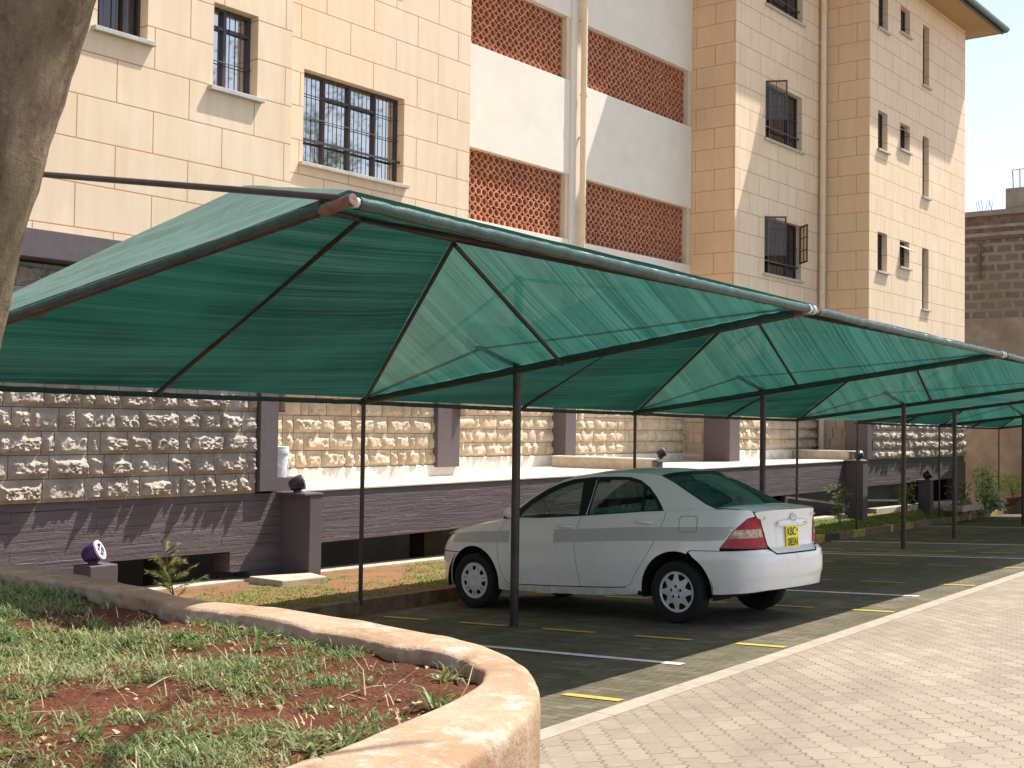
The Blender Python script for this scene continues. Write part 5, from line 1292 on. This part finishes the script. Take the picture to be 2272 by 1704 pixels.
# ------------------------------------------------------------------ trees
def barkmat():
    t = NT('tree bark'); p = t.pos(); a = t.noise(t.scaled(p, (9, 9, 3)), 1.2, 7, .7); b = t.noise(p, 38, 6, .75); v = t.noise(p, 3.2, 4, .6)
    c = t.mix(t.ramp(a, .35, .65), (.12, .085, .055), (.34, .26, .18)); c = t.mix(t.ramp(b, .55, .75, 0, .7), c, (.46, .38, .27)); c = t.mix(t.ramp(b, .25, .42, .8, 0), c, (.045, .03, .02)); c = t.mix(t.ramp(v, .5, .7, 0, .4), c, (.30, .27, .15))
    t.pr(c, .95, 0, t.bump(t.math('ADD', a, t.math('MULTIPLY', b, .9)), 1.0, .03), .15); return t.m
m_bark = barkmat(); m_leaf = leafmat('tree leaves', (.035, .085, .015), (.09, .16, .03), (.13, .17, .05))
def limb(mb, P_, R0, seed, n=22, amp=.012):
    pts = []; rs = []; N = len(P_) - 1
    for i in range(n + 1):
        t = i / n * N; j = min(int(t), N - 1); f = t - j
        g = lambda k: Vector(P_[min(max(k, 0), N)]); a, b, c, d = g(j - 1), g(j), g(j + 1), g(j + 2)
        pts.append(.5 * ((2 * b) + (-a + c) * f + (2 * a - 5 * b + 4 * c - d) * f * f + (-a + 3 * b - 3 * c + d) * f ** 3))
        rs.append((R0[j] + (R0[j + 1] - R0[j]) * f) * (1 + .05 * noise.noise(Vector((t * 2.3, seed, 0)))))
    nv = len(mb.v); mb.tube(pts, rs, 28 if R0[0] > .1 else 9)
    for k in range(nv, len(mb.v)):
        q = Vector(mb.v[k]); n1 = noise.noise(Vector((q.x * 9, q.y * 9, q.z * 4))) * amp * (1 if R0[0] > .1 else .2) + noise.noise(q * 30) * amp * .35 * (1 if R0[0] > .1 else 0)
        c_ = pts[min((k - nv) // (28 if R0[0] > .1 else 9), n)]; d = (q - c_); d.normalize(); mb.v[k] = tuple(q + d * n1)
def leaves(mb, c, r, n, ls, rr):
    c = Vector(c)
    for _ in range(n):
        d = Vector((rr.gauss(0, 1), rr.gauss(0, 1), rr.gauss(0, .7))).normalized() * r * rr.random() ** .4; b = c + d
        a = Vector((rr.gauss(0, 1), rr.gauss(0, 1), rr.gauss(0, .6))).normalized(); l = ls * rr.uniform(.6, 1.3); sd = a.cross(Vector((rr.gauss(0, 1), rr.gauss(0, 1), rr.gauss(0, 1)))).normalized() * l * .22
        mb.add([b, b + a * l * .5 + sd, b + a * l, b + a * l * .5 - sd], [(0, 1, 2, 3)])
e = empty('leaning_tree', (1.25, 3.35, -.95)); tag(e, 'rough barked leaning tree trunk at the left edge of the photo', 'tree'); rr = random.Random(4)
m = MB(); limb(m, [(1.20, 3.40, -1.0), (1.36, 3.18, -.40), (1.505, 2.965, .05), (1.545, 2.90, .35), (1.585, 2.83, .66), (1.64, 2.75, .98), (1.75, 2.55, 1.5), (1.95, 2.2, 2.4)], [.24, .185, .155, .155, .158, .150, .13, .11], 1, 60)
m.build('trunk', m_bark, e, smooth='all')
br = MB(); crown = MB(); ends = []
for (q, r0) in (((3.6, 1.4, 3.9), .07), ((.6, 3.6, 4.4), .08), ((2.4, 3.9, 4.6), .07), ((1.2, .9, 4.0), .06), ((-.6, 2.4, 4.2), .07), ((4.9, 1.0, 4.0), .05)):
    s0 = Vector((1.9, 2.3, 2.2)); q = Vector(q); mid = s0.lerp(q, .5) + Vector((0, 0, .35)); limb(br, [s0, mid, q], [r0, r0 * .6, r0 * .25], q.x, 10, .004)
    for _ in range(5):
        a = s0.lerp(q, rr.uniform(.5, 1)); b_ = a + Vector((rr.gauss(0, .5), rr.gauss(0, .5), rr.uniform(0, .7))); limb(br, [a, a.lerp(b_, .5) + Vector((0, 0, .1)), b_], [.02, .014, .006], b_.y, 5, .002); ends.append(b_)
br.build('branch', m_bark, e, smooth='all')
for b_ in ends: leaves(crown, b_, .5, 90 if b_.x < 2.6 else 26, .09, rr)
crown.build('crown', m_leaf, e)
def bigtree(x, y, h, r, seed, lab):
    rr = random.Random(seed); z = gz(x, y); e = empty('roadside_tree', (x, y, z)); tag(e, lab, 'tree', 'trees across the driveway behind the camera')
    m = MB(); limb(m, [(x, y, z - .1), (x + .1, y, z + h * .25), (x - .1, y + .1, z + h * .5), (x, y, z + h * .75)], [.28, .22, .16, .08], seed, 16, .02); m.build('trunk', m_bark, e, smooth='all')
    br = MB(); cr = MB()
    for k in range(26):
        a = rr.uniform(0, 6.28); t = rr.uniform(.3, .75); s0 = Vector((x, y, z + h * t)); q = s0 + Vector((math.cos(a) * r * rr.uniform(.4, 1), math.sin(a) * r * rr.uniform(.4, 1), h * rr.uniform(.05, .25))); limb(br, [s0, s0.lerp(q, .5) + Vector((0, 0, .3)), q], [.07, .045, .02], k, 5, .002)
        for _ in range(4): leaves(cr, q + Vector((rr.gauss(0, .6), rr.gauss(0, .6), rr.gauss(0, .5))), .75, 70, .17, rr)
    br.build('branch', m_bark, e, smooth='all'); cr.build('crown', m_leaf, e)
bigtree(30.0, -6.5, 14.0, 2.6, 3, 'leafy tree behind the camera, mirrored in the large window')
bigtree(24.6, -6.8, 14.6, 2.6, 6, 'second leafy tree behind the camera, mirrored in the narrow window')
